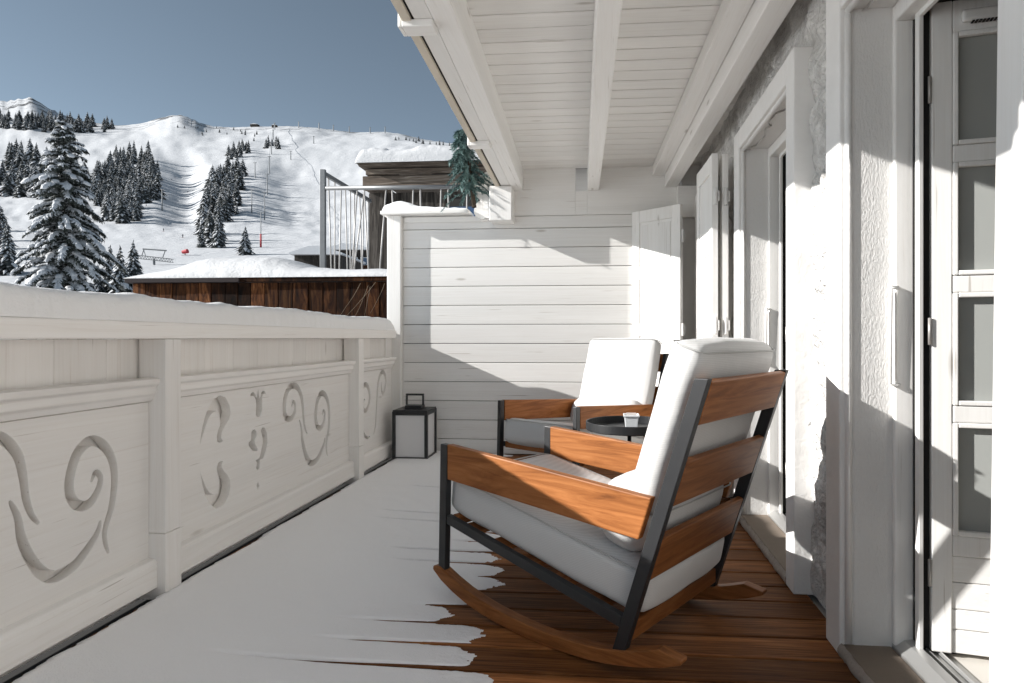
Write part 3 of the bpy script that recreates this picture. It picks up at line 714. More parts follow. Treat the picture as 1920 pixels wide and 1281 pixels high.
# ------------------------------------------------------------------ rocking chairs (x = forward, y = left, origin on the floor under the rear posts' middle)
HW = .319
def chair(loc, fd, label):
    root = empty('rocking_chair', loc, math.atan2(fd[1], fd[0]))
    tag(root, label, 'rocking chair', 'hardwood and black steel rocking chairs')
    lift = .004
    for sgn in (1, -1):
        yo, yi = sgn * HW, sgn * (HW - .026); lo, hi = min(yo, yi), max(yo, yi)
        b = MB(); b.prism([(.776, .118), (.812, .116), (.806, .360), (.800, .600), (.764, .600), (.769, .360)], lo, hi); b.build('front_leg', M['black'], root, bevel=.002)
        b = MB(); b.prism([(-.016, .062), (.026, .062), (-.243, .890), (-.285, .890)], lo, hi); b.build('rear_post', M['black'], root, bevel=.002)
        b = MB(); b.prism([(.0, .142), (.765, .304), (.765, .337), (-.010, .177)], lo + .001, hi - .001); b.build('seat_rail', M['black'], root, bevel=.002)
        ya, yb = sgn * (HW - .001), sgn * (HW - .030)
        b = MB(); b.prism([(.763, .470), (-.066, .414), (-.109, .542), (.763, .602)], min(ya, yb), max(ya, yb)); b.build('armrest', M['arm_wood'], root, bevel=.004)
        lower = [(.838, .115), (.79, .083), (.728, .056), (.66, .034), (.587, .018), (.51, .007), (.431, .001), (.35, -.003), (.266, -.004), (.19, .0), (.117, .006), (.05, .015), (-.02, .030), (-.08, .046), (-.143, .066), (-.206, .094)]
        upper = [(.835, .130), (.80, .134), (.728, .106), (.66, .084), (.587, .067), (.51, .055), (.431, .047), (.35, .042), (.266, .041), (.19, .044), (.117, .050), (.05, .060), (-.02, .076), (-.08, .096), (-.135, .117), (-.206, .106)]
        y0, y1 = sorted((sgn * (HW + .006), sgn * (HW - .036)))
        b = MB(); b.strip([(x, z + lift) for x, z in lower], [(x, z + lift) for x, z in upper], y0, y1); b.build('rocker', M['arm_wood'], root, bevel=.004)
    ux, uz = -.313, .9497; nx, nz_ = .9497, .313
    def P(u, n): return (.005 + ux * u + nx * n, .066 + uz * u + nz_ * n)
    for (u0, u1) in ((.735, .865), (.485, .625), (.245, .385)):
        b = MB(); b.prism([P(u0, -.019), P(u1, -.019), P(u1, .004), P(u0, .004)], -HW + .0265, HW - .0265); b.build('back_slat', M['slat_wood'], root, bevel=.005, seg=3)
    b = MB(); b.box((-.028, -HW + .027, .098), (-.002, HW - .027, .150)); b.build('rear_rail', M['slat_wood'], root, bevel=.004)
    b = MB(); b.box((.735, -HW + .027, .296), (.760, HW - .027, .336)); b.build('front_rail', M['slat_wood'], root, bevel=.004)
    for x in (.10, .24, .38, .52, .66):
        b = MB(); z = .158 + .2065 * x; b.prism([(x - .035, z - .011), (x + .035, z + .003), (x + .035, z + .017), (x - .035, z + .003)], -HW + .027, HW - .027); b.build('seat_slat', M['slat_wood'], root, bevel=.003)
    a = math.atan2(.2065, 1)
    mt = Matrix.Translation((.362, 0, .328)) @ Matrix.Rotation(-a, 4, 'Y')
    cushion('seat_cushion', (.885, .575, .160), mt, root, .045, .014, pipes='top', seed=1)
    mt = Matrix(((nx, 0, ux, .005 + ux * .675 + nx * .088), (0, 1, 0, 0), (nz_, 0, uz, .066 + uz * .675 + nz_ * .088), (0, 0, 0, 1)))
    cushion('back_cushion', (.116, .58, .53), mt, root, .040, .012, seed=2)
    mt = Matrix(((nx, 0, ux, .005 + ux * .365 + nx * .138), (0, 1, 0, 0), (nz_, 0, uz, .066 + uz * .365 + nz_ * .138), (0, 0, 0, 1)))
    cushion('lumbar_cushion', (.205, .575, .225), mt, root, .085, .014, pipes=False, seed=3)
    return root
c1o = Vector((.0505, 1.861)) + .319 * Vector((.569, .822))
ch1 = chair((c1o.x, c1o.y, 0), (-.822, .569), 'rocking chair seen from behind with its slatted back nearest the camera')
fd2 = Vector((-.575, -.818)); A2, B2 = Vector((-.652, 3.946)), Vector((-.14, 3.647))
m2 = (A2 + B2) / 2 - fd2 * .785
ch2 = copy_tree(ch1); ch2.location = (m2.x, m2.y, 0); ch2.rotation_euler = (0, 0, math.atan2(fd2.y, fd2.x))
ch2['label'] = 'rocking chair facing the railing, in front of the white plank wall behind the tray table'

# ------------------------------------------------------------------ side table with sugar bowl
tb = empty('tray_table', (.150, 3.40, 0)); tag(tb, 'round black steel tray table standing between the two rocking chairs', 'side table')
b = MB(); r_ = .235; b.lathe([(r_ - .004, .505), (r_, .509), (r_, .550), (r_ - .003, .552), (r_ - .006, .550), (r_ - .006, .513), (.001, .5125)], (0, 0, 0), 72); b.build('tray', M['black'], tb, smooth=False, bevel=.0008)
b = MB(); b.tube([(0, 0, .008), (0, 0, .506)], .011, 14); b.build('pole', M['black'], tb, smooth=True)
b = MB(); b.lathe([(.15, 0), (.15, .006), (.148, .008), (.012, .010)], (0, 0, 0), 48); b.build('base', M['black'], tb)
sb = empty('sugar_bowl', (.158, 3.36, .513)); tag(sb, 'small square white bowl filled with sugar sachets on the tray table', 'bowl')
b = MB()
def sq(h, z): return [(-h, -h, z), (h, -h, z), (h, h, z), (-h, h, z)]
pr = [(.030, 0), (.037, .068), (.042, .069), (.042, .080), (.037, .080), (.029, .006)]
vs = []; 
for h, z in pr: vs += sq(h, z)
fs = [(4 * i + k, 4 * i + (k + 1) % 4, 4 * i + 4 + (k + 1) % 4, 4 * i + 4 + k) for i in range(len(pr) - 1) for k in range(4)]
fs += [(3, 2, 1, 0), tuple(range(4 * (len(pr) - 1), 4 * len(pr)))]
b.add(vs, fs); b.build('bowl', M['ceramic'], sb, bevel=.003)
b = MB()
for k in range(6):
    b.box((-.026, -.004, .02), (.026, .0, .083 + .004 * random.random()), mtx=Matrix.Translation((0, -.024 + k * .009, 0)) @ Matrix.Rotation(R(random.uniform(-10, 10)), 4, 'X'))
b.build('sachets', M['sachet'], sb)

# ------------------------------------------------------------------ lantern
lx0, lx1, ly0, ly1 = -1.683, -1.392, 4.905, 5.19
ln = empty('lantern', ((lx0 + lx1) / 2, (ly0 + ly1) / 2, .012)); tag(ln, 'large black metal lantern with frosted panes standing in the snowy corner', 'lantern')
hwx, hwy, th = (lx1 - lx0) / 2, (ly1 - ly0) / 2, .026; ztop = .395
b = MB()
for sx in (-1, 1):
    for sy in (-1, 1): b.box((min(sx * hwx, sx * (hwx - th)), min(sy * hwy, sy * (hwy - th)), 0), (max(sx * hwx, sx * (hwx - th)), max(sy * hwy, sy * (hwy - th)), ztop))
for z0, z1 in ((.002, .028), (ztop - .03, ztop - .002)):
    for s in (-1, 1):
        b.box((-hwx + th, min(s * hwy, s * (hwy - th)) + .001, z0), (hwx - th, max(s * hwy, s * (hwy - th)) - .001, z1))
        b.box((min(s * hwx, s * (hwx - th)) + .001, -hwy + th, z0), (max(s * hwx, s * (hwx - th)) - .001, hwy - th, z1))
b.build('frame', M['black'], ln, bevel=.002)
b = MB(); b.box((-hwx + .004, -hwy + .004, ztop - .0015), (hwx - .004, hwy - .004, ztop + .012)); b.box((-.07, -.05, ztop + .0125), (.07, .05, ztop + .04)); b.build('lid', M['black'], ln, bevel=.003)
b = MB(); b.box((-.075, -.012, ztop + .041), (-.063, .012, ztop + .118)); b.box((.063, -.012, ztop + .041), (.075, .012, ztop + .118)); b.box((-.075, -.012, ztop + .1185), (.075, .012, ztop + .134)); b.build('handle', M['black'], ln, bevel=.002)
for s in (-1, 1):
    b = MB(); b.box((-hwx + th - .003, s * (hwy - .016) - .002, .026), (hwx - th + .003, s * (hwy - .016) + .002, ztop - .028)); b.build('pane', M['lantern_glass'], ln)
    b = MB(); b.box((s * (hwx - .016) - .002, -hwy + th - .003, .026), (s * (hwx - .016) + .002, hwy - th + .003, ztop - .028)); b.build('pane', M['lantern_glass'], ln)

# ------------------------------------------------------------------ spruce bough by the carved bracket
bo = empty('spruce_bough', (-1.07, 5.19, 2.12)); tag(bo, 'blue green spruce bough fixed beside the carved roof bracket', 'spruce bough')
rb = random.Random(5)
st = MB(); stem = [(.0, 0, -.02), (-.03, 0, .25), (-.06, .0, .48), (-.085, 0, .64)]; st.tube(stem, [.02, .016, .010, .004], 7); st.build('stem', M['bark'], bo)
tw = MB()
for k in range(150):
    t_ = rb.random() ** .8; z0 = .10 + .53 * t_; a = rb.uniform(0, 2 * math.pi)
    L_ = (.25 - .18 * t_) * rb.uniform(.6, 1.15); base = Vector((-.02 - .1 * t_, 0, z0))
    d = Vector((math.cos(a), math.sin(a) * .6, rb.uniform(-.2, .25)))
    p = base.copy(); path = [p.copy()]
    for q in range(6):
        p = p + d * (L_ / 6); d.z -= .22; path.append(p.copy())
    tw.tube(path, [.005, .004, .004, .003, .003, .002, .001], 4, r=.1)
    shade = rb.random()
    for q in range(1, 7):
        for nn in range(10):
            pp = path[q - 1].lerp(path[q], rb.random()); dd = (path[q] - path[q - 1]).normalized()
            o_ = Vector((rb.uniform(-1, 1), rb.uniform(-1, 1), rb.uniform(-1, 1))); o_ = (o_ - dd * o_.dot(dd)).normalized()
            tip = pp + (o_ * .75 + dd * .7) * rb.uniform(.022, .038); sd_ = dd.cross(o_) * .0045
            tw.add([pp - sd_, pp + sd_, tip], [(0, 1, 2)], r=max(0, min(1, shade * .7 + rb.uniform(-.15, .3))))
tw.build('needles', M['bough'], bo)

# ------------------------------------------------------------------ neighbouring structures beyond the railing
# brown plank fence with thick snow
fx = empty('plank_fence', (-3.4, 6.2, .5)); FO = (-3.4, 6.2, .5)
tag(fx, 'weathered brown plank fence behind the railing under a thick snow cover', 'fence')
b = MB(); x = -4.93; rf = random.Random(11)
while x < -1.6:
    e = x + rf.uniform(.135, .165); b.box((x + .003, 6.2 - rf.uniform(0, .010), -.6), (e - .003, 6.235, 1.575), r=rf.random()); x = e
part(b, 'planks', M['fence_wood'], fx, FO, bevel=.004)
b = MB(); b.box((-4.97, 6.13, 1.577), (-3.72, 6.55, 1.622)); b.box((-4.965, 6.235, 1.2), (-4.935, 7.2, 1.576)); part(b, 'metal_capping', M['gutter'], fx, FO, bevel=.003)
b = MB(); b.box((-3.719, 6.15, 1.58), (-1.6, 6.6, 1.625)); part(b, 'top_board', M['fence_wood'], fx, FO, bevel=.004)
def fsnow(u, v):
    x = -5.0 + 3.45 * v
    hh = lerp_tab([(-5.05, .06), (-4.8, .10), (-4.6, .13), (-4.45, .18), (-4.32, .24), (-4.15, .275), (-3.9, .27), (-3.7, .28), (-3.5, .27), (-3.3, .22), (-3.1, .15), (-2.8, .12), (-2.4, .115), (-1.9, .10), (-1.5, .10)], x) + .010 * fbm(x * 2, 4)
    e = math.sqrt(max(0, 1 - max(0, 1 - v * 12) ** 2))
    a = math.pi * u; c_ = math.copysign(abs(math.cos(a)) ** .6, math.cos(a))
    yy = 6.64 - c_ * (.50 + .008 * fbm(x * 3, 1, u)); 
    z = 1.624 + hh * (math.sin(a) ** .8 * (.8 + .3 * smooth(0, 1, u))) * e + .006 * fbm(x * 5, u * 3) * math.sin(a)
    return (x, yy, z)
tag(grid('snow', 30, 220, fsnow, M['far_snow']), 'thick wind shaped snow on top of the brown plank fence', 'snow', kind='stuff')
# dry stalks hanging at the fence end
ds = MB()
for k in range(5):
    x0 = -2.25 + rf.uniform(-.25, .12); z0 = 1.60 - rf.uniform(0, .08); d = Vector((rf.uniform(-.5, .2), -.06, -1)).normalized(); p = Vector((x0, 6.14, z0)); pts = [p.copy()]
    if rf.random() < .5: d.x = -abs(d.x) - .3
    for q in range(6):
        p = p + d * rf.uniform(.04, .08); d.x += rf.uniform(-.12, .12); pts.append(p.copy())
    ds.tube(pts, [.002, .002, .0016, .0014, .0012, .001, .0008], 4)
ds_o = ds.build('dry_stalks', plain('straw', (.2, .155, .11), .9)); tag(ds_o, 'thin dry stalks hanging over the right end of the brown fence', 'plant')

# grey metal balustrade of the next terrace
mr_ = empty('metal_balustrade', (-3.0, 8.0, 1.6)); MO = (-3.0, 8.0, 1.6)
tag(mr_, 'grey steel balustrade with slanting bars in front of the dark timber hut', 'balustrade')
b = MB(); b.box((-3.72, 7.98, 1.5), (-3.65, 8.03, 3.235)); part(b, 'corner_post', M['grey_metal'], mr_, MO, bevel=.004)
b = MB(); b.tube([(-3.64, 8.0, 2.985), (-1.3, 8.0, 2.965)], .028, 14); part(b, 'handrail', M['grey_metal'], mr_, MO, smooth=True)
b = MB(); b.box((-3.70, 8.035, 3.16), (-3.66, 9.7, 3.215)); part(b, 'side_rail', M['grey_metal'], mr_, MO, bevel=.003)
b = MB(); b.box((-3.72, 7.98, 1.44), (-1.3, 8.02, 1.48)); b.box((-3.71, 8.03, 1.44), (-3.66, 9.7, 1.48)); part(b, 'bottom_rail', M['grey_metal'], mr_, MO)
W_ = lambda px, Y: ray(px).x * Y / ray(px).y
for (pt_, pb_) in ((684, 655), (683, 694), (670, 656), (724, 707), (735, 745), (775, 767), (788, 792), (827, 822), (840, 846), (876, 872)):
    b = MB(); b.tube([(W_(pt_, 8.0), 8.0, 2.965), (W_(pb_, 8.0), 8.0, 1.46)], .010, 8); part(b, 'baluster', M['rail_bar'], mr_, MO, smooth=True)
for k, yy in enumerate((8.16, 8.36, 8.58, 8.72, 8.9, 9.05, 9.25, 9.42, 9.6)):
    b = MB(); b.tube([(-3.68, yy, 3.165), (-3.68, yy + (.12, 0, -.1, .1, 0, 0, .14, -.1, 0)[k], 1.46)], .010, 8); part(b, 'baluster', M['rail_bar'], mr_, MO, smooth=True)

# dark timber hut
ht = empty('timber_hut', (-2.6, 11.6, 1)); TO = (-2.6, 11.6, 1)
tag(ht, 'dark weathered timber hut with a snow covered roof behind the steel balustrade', 'hut')
b = MB(); x = -4.2
while x < -.2:
    e = x + rf.uniform(.24, .38); b.box((x + .004, 11.0 - rf.uniform(0, .03), .2), (e - .004, 11.05, 3.62), r=rf.random()); x = e
x = 11.05
b.box((-4.19, 11.06, .2), (-4.12, 13.4, 3.62)); part(b, 'wall', M['barn_wood'], ht, TO, bevel=.006)
b = MB(); b.box((-4.27, 10.86, 3.66), (-.2, 11.0, 3.90)); b.box((-4.22, 10.88, 3.925), (-.2, 11.0, 4.03)); b.box((-4.25, 11.0, 3.66), (-4.1, 13.4, 3.9)); part(b, 'beam', M['barn_beam'], ht, TO, bevel=.012)
b = MB(); b.box((-4.30, 10.75, 4.05), (-.2, 13.5, 4.10)); b.box((-3.6, 10.87, 3.905), (-3.0, 10.95, 3.925)); part(b, 'roof', M['barn_beam'], ht, TO)
b = MB(); b.box((-2.75, 10.955, 3.0), (-1.6, 10.985, 3.50)); wf = part(b, 'window', M['dark'], ht, TO)
b = MB(); b.box((-2.70, 10.945, 2.7), (-1.65, 10.9545, 3.34)); part(b, 'pane', M['hut_glass'], wf, TO)
def hsnow(u, v):
    x = -4.34 + 4.1 * v; a = math.pi * u; e = math.sqrt(max(0, 1 - max(0, 1 - v * 25) ** 2))
    c_ = math.copysign(abs(math.cos(a)) ** .5, math.cos(a))
    return (x, 12.1 - 1.42 * c_, 4.09 + e * (.36 + .07 * fbm(x * 1.2, 3) + .03 * fbm(x * 5, u * 4)) * math.sin(a) ** .45 + .03 * fbm(x * 6, u * 9) * math.sin(a))
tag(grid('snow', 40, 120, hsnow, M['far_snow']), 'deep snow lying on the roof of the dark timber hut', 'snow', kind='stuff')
b = MB()
b.lathe([(.16, 0), (.19, .05), (.16, .11), (.09, .15), (.01, .17)], (-3.62, 10.8, 3.54), 16); 
b.box((-4.4, 10.7, 2.9), (-4.25, 10.95, 3.30))
for p_ in ():
    pass

# ------------------------------------------------------------------ mountain
SKY_ = [(-800, 250), (-300, 215), (-60, 195), (0, 190), (20, 187), (45, 184), (63, 183), (76, 192), (90, 203), (112, 213), (160, 228), (215, 234), (245, 234), (275, 229), (300, 221), (335, 214), (347, 218), (372, 231), (400, 238), (440, 239), (470, 237), (500, 237), (540, 237), (590, 239), (640, 246), (680, 249), (720, 247), (760, 253), (800, 262), (860, 271), (900, 276), (1128, 300), (1600, 330), (2400, 330)]
RT = [(3, -1.35), (8, -.50), (15, -.27), (30, -.13), (60, -.035), (90, .03), (120, .072), (170, .112), (220, .138)]
UT = [(220, 0), (300, .14), (450, .34), (620, .52), (800, .68), (1000, .82), (1200, .915), (1400, .98), (1500, 1.0)]
def tan_el(px, r):
    ts = (634 - lerp_tab(SKY_, px)) / F
    rk = smooth(130, 100, px) + smooth(322, 335, px) * smooth(395, 365, px) + .25
    ts += .0035 * rk * fbm(px / 9, 2.2, 1.0)
    if r <= 220: return lerp_tab(RT, r)
    if r <= 1500:
        u = lerp_tab(UT, r); q = smooth(1000, 1480, r); v = .138 + ((.338 - .138) * (1 - q) + (ts - .138) * q) * u
        v -= .013 * smooth(300, 420, r) * (1 - smooth(800, 1000, r)) * (smooth(288, 350, px) * (1 - smooth(350, 400, px)) + smooth(462, 560, px) * (1 - smooth(600, 800, px)))
        return v + (.0032 * fbm(px / 130, math.log(r) * 5, 3) + .0022 * fbm(px / 30, math.log(r) * 16, 7)) * min(1, (r - 220) / 150) * (1 - .65 * smooth(1300, 1500, r))
    return ts * (1 - (r - 1500) / 900)
def ground_pt(px, r):
    d = ray(px); return Vector((d.x * r, d.y * r, 1 + r * tan_el(px, r)))
def at(px, py):
    """the place on the mountain seen at a bearing and elevation"""
    t_ = (634 - py) / F; lo, hi = 20., 1490.
    for _ in range(40):
        m_ = .5 * (lo + hi)
        if tan_el(px, m_) < t_: lo = m_
        else: hi = m_
    return ground_pt(px, lo), lo
NA, NR = 420, 300
rs = [3 * (1900 / 3) ** (j / NR) for j in range(NR + 1)]
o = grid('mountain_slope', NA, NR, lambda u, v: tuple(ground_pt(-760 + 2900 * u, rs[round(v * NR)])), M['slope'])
tag(o, kind='structure')
b = MB(); b.add([(-5000, -5000, -3.3), (5000, -5000, -3.3), (5000, 5000, -3.3), (-5000, 5000, -3.3)], [(0, 1, 2, 3)])
tag(b.build('snow_ground', M['snow']), kind='structure')

# ------------------------------------------------------------------ conifers
def small_fir(seed, slim=.22, snow=.5):
    rr = random.Random(seed); b = MB()
    b.tube([(0, 0, -.06), (0, 0, .5), (0, 0, .98)], [.014, .009, .002], 5, mi=0)
    nl = 19
    for L in range(nl):
        t_ = L / (nl - 1); z = .07 + .88 * t_; rad = slim * (1 - t_) ** .85 * rr.uniform(.8, 1.2) + .012
        nb = max(5, int(14 - 8 * t_)); a0 = rr.random() * 6.28
        for k in range(nb):
            a = a0 + 2 * math.pi * k / nb + rr.uniform(-.25, .25); rl = rad * rr.uniform(.65, 1.2); dr = rl * rr.uniform(.35, .75); wd = rl * rr.uniform(.22, .36)
            c, s = math.cos(a), math.sin(a)
            zz = z + rr.uniform(-.02, .02)
            def Q(f, sd, dz): return (c * rl * f - s * sd * wd, s * rl * f + c * sd * wd, zz - dr * f * f + dz)
            shade = rr.random()
            b.add([Q(.05, 0, .02), Q(.55, -1, -.012), Q(1, 0, 0), Q(.55, 1, -.012), Q(.5, 0, .016)], [(0, 1, 4), (1, 2, 4), (2, 3, 4), (3, 0, 4)], 1, shade)
            if rr.random() < snow:
                f0 = rr.uniform(.1, .4)
                b.add([Q(f0, 0, .020), Q(.62, -.62, .006), Q(1.0, 0, .012), Q(.62, .62, .006), Q(.6, 0, .026)], [(0, 1, 4), (1, 2, 4), (2, 3, 4), (3, 0, 4)], 2, 1)
    return b.mesh('conifer', [M['bark'], M['far_needle'], M['tree_snow']])
FIRS = [small_fir(s, sl, sn) for s, sl, sn in ((1, .27, .5), (2, .22, .42), (3, .30, .55), (4, .25, .65), (5, .20, .4), (6, .27, .45))]
rt = random.Random(21)
def tree(px, py, hpx, label, group, mesh=None):
    p, r = at(px, py)
    o = bpy.data.objects.new('spruce_tree', mesh or rt.choice(FIRS)); col.objects.link(o)
    h = hpx * r / F
    o.location = p + Vector((0, 0, -.01 * h)); o.scale = (h * rt.uniform(.85, 1.25), h * rt.uniform(.85, 1.25), h); o.rotation_euler = (0, 0, rt.random() * 6.28)
    tag(o, label, 'tree', group); return o
def inside(p, poly):
    x, y = p; c = False; j = len(poly) - 1
    for i in range(len(poly)):
        if (poly[i][1] > y) != (poly[j][1] > y) and x < (poly[j][0] - poly[i][0]) * (y - poly[i][1]) / (poly[j][1] - poly[i][1]) + poly[i][0]: c = not c
        j = i
    return c
def wood(poly, n, h0, h1, label, group, gap):
    xs = [p[0] for p in poly]; ys = [p[1] for p in poly]; got = []; tries = 0
    while len(got) < n and tries < n * 60:
        tries += 1; p = (rt.uniform(min(xs), max(xs)), rt.uniform(min(ys), max(ys)))
        if not inside(p, poly): continue
        if any(abs(p[0] - q[0]) < gap and abs(p[1] - q[1]) < gap * .7 for q in got): continue
        got.append(p)
        f = (p[1] - min(ys)) / (max(ys) - min(ys) + .01)
        tree(p[0], p[1], (h0 + (h1 - h0) * f) * rt.uniform(.75, 1.2), label, group)
# the polygons outline where the tree feet stand
wood([(0, 222), (60, 226), (120, 232), (212, 240), (210, 250), (120, 252), (40, 246), (0, 240)], 60, 22, 27, 'snow dusted spruce in the ridge wood at the upper left of the mountain', 'spruces of the ridge wood', 4)
wood([(-30, 285), (40, 292), (80, 310), (150, 330), (175, 380), (60, 372), (-30, 368)], 44, 42, 52, 'snow dusted spruce in the wood left of and behind the tall fir', 'spruces behind the tall fir', 8)
wood([(195, 312), (230, 300), (283, 302), (300, 345), (298, 380), (258, 388), (258, 416), (205, 421), (178, 400), (176, 345)], 104, 36, 50, 'snow dusted spruce in the dense wood left of the broad piste', 'spruces left of the broad piste', 5)
wood([(402, 345), (425, 325), (458, 318), (462, 345), (436, 405), (413, 426), (409, 472), (374, 472), (386, 390)], 50, 36, 62, 'snow dusted spruce in the narrow wood strip between the two pistes', 'spruces between the two pistes', 5)
wood([(425, 292), (450, 278), (472, 282), (460, 298), (436, 302)], 12, 20, 24, 'dark spruce in the clump above the narrow wood strip', 'spruces above the narrow strip', 5)
wood([(498, 272), (522, 270), (524, 281), (498, 282)], 6, 18, 22, 'dark spruce in the small clump high on the right piste', 'spruces high on the right piste', 5)
wood([(330, 236), (500, 246), (500, 268), (440, 262), (330, 250)], 18, 5, 9, 'tiny dwarf spruce scattered below the central ridge', 'dwarf spruces below the ridge', 4)
wood([(740, 258), (870, 276), (880, 282), (740, 264)], 16, 8, 11, 'tiny spruce along the ridge above the hut roof', 'spruces along the right ridge', 4)
wood([(-20, 430), (20, 425), (28, 520), (-20, 530)], 9, 70, 95, 'snowy spruce at the left edge in front of the valley', 'spruces at the left edge', 8)
for (px, py, h, lab) in ((207, 548, 92, 'slim snowy spruce standing right beside the tall fir'), (225, 552, 96, 'snowy spruce second to the right of the tall fir'), (250, 545, 98, 'snowy pointed spruce just left of the brown fence end'), (184, 552, 60, 'low snowy spruce tucked under the right branches of the tall fir'), (460, 478, 56, 'lone snow covered spruce right of the narrow wood strip'), (444, 402, 22, 'small snowy spruce at the right foot of the narrow strip')):
    tree(px, py, h, lab, None, FIRS[3])

# the tall fir on the left, loaded with snow
def big_fir(seed, H_, Rb):
    rr = random.Random(seed)
    tr = MB(); tr.tube([(0, 0, -1), (.1, 0, H_ * .3), (-.05, .1, H_ * .65), (0, 0, H_)], [.42, .30, .16, .02], 10)
    nd = MB(); sn = MB()
    nb = 230
    for k in range(nb):
        t_ = (k + rr.random()) / nb; z = H_ * (.10 + .89 * t_)
        Lb = Rb * (1 - t_) ** .60 * (.62 + .55 * max(-.6, mnoise.noise(Vector((math.cos(k * 2.39996) * 1.3, math.sin(k * 2.39996) * 1.3, z * .35)))) + rr.uniform(-.1, .3)) + .25; a = k * 2.39996 + rr.uniform(-.4, .4)
        c, s = math.cos(a), math.sin(a); p = Vector((0, 0, z)); el = rr.uniform(.05, .35) * (.5 + t_); pts = [p.copy()]
        ns = max(4, int(Lb / .42))
        for q in range(ns):
            f = q / ns; st_ = Lb / ns
            p = p + Vector((c, s, el)) * st_; el -= (1.45 / ns) * (1.1 - .4 * t_); a += rr.uniform(-.08, .08); c, s = math.cos(a), math.sin(a); pts.append(p.copy())
        tr.tube(pts, [.07 * (1 - i / len(pts)) + .012 for i in range(len(pts))], 4)
        side = Vector((-s, c, 0))
        # a ribbon of snow lying along the bough
        i0 = rr.randint(1, max(1, len(pts) // 3)); rb_ = []; wv0 = rr.uniform(.16, .42) * min(1, .3 + Lb / 4)
        for i in range(i0, len(pts)):
            wq = wv0 * rr.uniform(.6, 1.25) * (1 - .5 * (i / len(pts))); hq = wq * rr.uniform(.4, .75)
            rb_ += [pts[i] + side * wq - Vector((0, 0, wq * .35)), pts[i] + Vector((0, 0, hq)), pts[i] - side * wq - Vector((0, 0, wq * .35))]
        nq = len(rb_) // 3
        if nq > 1 and rr.random() < .85:
            sn.add(rb_, [(3 * q, 3 * q + 1, 3 * q + 4, 3 * q + 3) for q in range(nq - 1)] + [(3 * q + 1, 3 * q + 2, 3 * q + 5, 3 * q + 4) for q in range(nq - 1)], 0, 1)
        for i in range(1, len(pts)):
            f = i / (len(pts) - 1); ax = (pts[i] - pts[i - 1]).normalized()
            for sg in (-1, 1):
                for rep in range(6):
                    l_ = rr.uniform(.35, .95) * (.35 + .65 * min(1, 1.5 - f)) * min(1, .35 + Lb / 3.5); base = pts[i - 1].lerp(pts[i], rr.random())
                    dv = (side * sg * rr.uniform(.6, 1) + ax * rr.uniform(.3, .9) + Vector((0, 0, -rr.uniform(.2, .85)))).normalized()
                    tip = base + dv * l_; wv = dv.cross(Vector((0, 0, 1))).normalized() * l_ * rr.uniform(.15, .25); mid = base.lerp(tip, .5); dn = Vector((0, 0, -.12 * l_))
                    nd.add([base, mid + wv + dn, tip, mid - wv + dn, mid + Vector((0, 0, .02))], [(0, 1, 4), (1, 2, 4), (2, 3, 4), (3, 0, 4)], 0)
                    for hang in range(2):
                        q_ = base.lerp(tip, rr.uniform(.3, .95)); wl = l_ * rr.uniform(.06, .12); e_ = q_ + Vector((rr.uniform(-.08, .08), rr.uniform(-.08, .08), -rr.uniform(.15, .4)))
                        nd.add([q_ - side * wl, q_ + side * wl, e_], [(0, 1, 2)], 0)
                    if rr.random() < .72:
                        up = Vector((0, 0, .045 + .06 * rr.random())); k_ = rr.uniform(.55, 1.0)
                        sn.add([base + up, mid + wv * k_ + up * .3 + dn * .6, base.lerp(tip, k_) + up * .2, mid - wv * k_ + up * .3 + dn * .6, mid + up * 1.7], [(0, 1, 4), (1, 2, 4), (2, 3, 4), (3, 0, 4)], 0, 1)
            if rr.random() < .33 and i > 1:       # pillows of snow on the bough
                ctr = pts[i] + Vector((0, 0, .08)); sx_ = rr.uniform(.14, .40) * min(1, .4 + Lb / 4)
                vs = []; fs = []
                for lv, (zr, rr_) in enumerate(((-.25, .8), (.15, 1.), (.55, .7))):
                    for q in range(7):
                        an = q * 2 * math.pi / 7; vs.append(ctr + (ax * math.cos(an) * 1.3 + side * math.sin(an)) * sx_ * rr_ * rr.uniform(.8, 1.15) + Vector((0, 0, zr * sx_)))
                vs.append(ctr + Vector((0, 0, .75 * sx_))); vs.append(ctr + Vector((0, 0, -.4 * sx_)))
                for lv in range(2):
                    for q in range(7): fs.append((lv * 7 + q, lv * 7 + (q + 1) % 7, lv * 7 + 7 + (q + 1) % 7, lv * 7 + 7 + q))
                for q in range(7): fs.append((14 + q, 14 + (q + 1) % 7, 21)); fs.append(((q + 1) % 7, q, 22))
                sn.add(vs, fs, 0, 1)
    return tr, nd, sn
d = ray(122); rr_ = 62.
bt = empty('fir_tree', (d.x * rr_, d.y * rr_, -1.5)); tag(bt, 'tall dark fir heavily loaded with snow at the left beyond the railing', 'tree')
tr, nd, sn = big_fir(9, 24.2, 6.2)
tr.build('trunk', M['bark'], bt); nd.build('crown', M['needle'], bt); sn.build('snow_load', M['tree_snow'], bt)

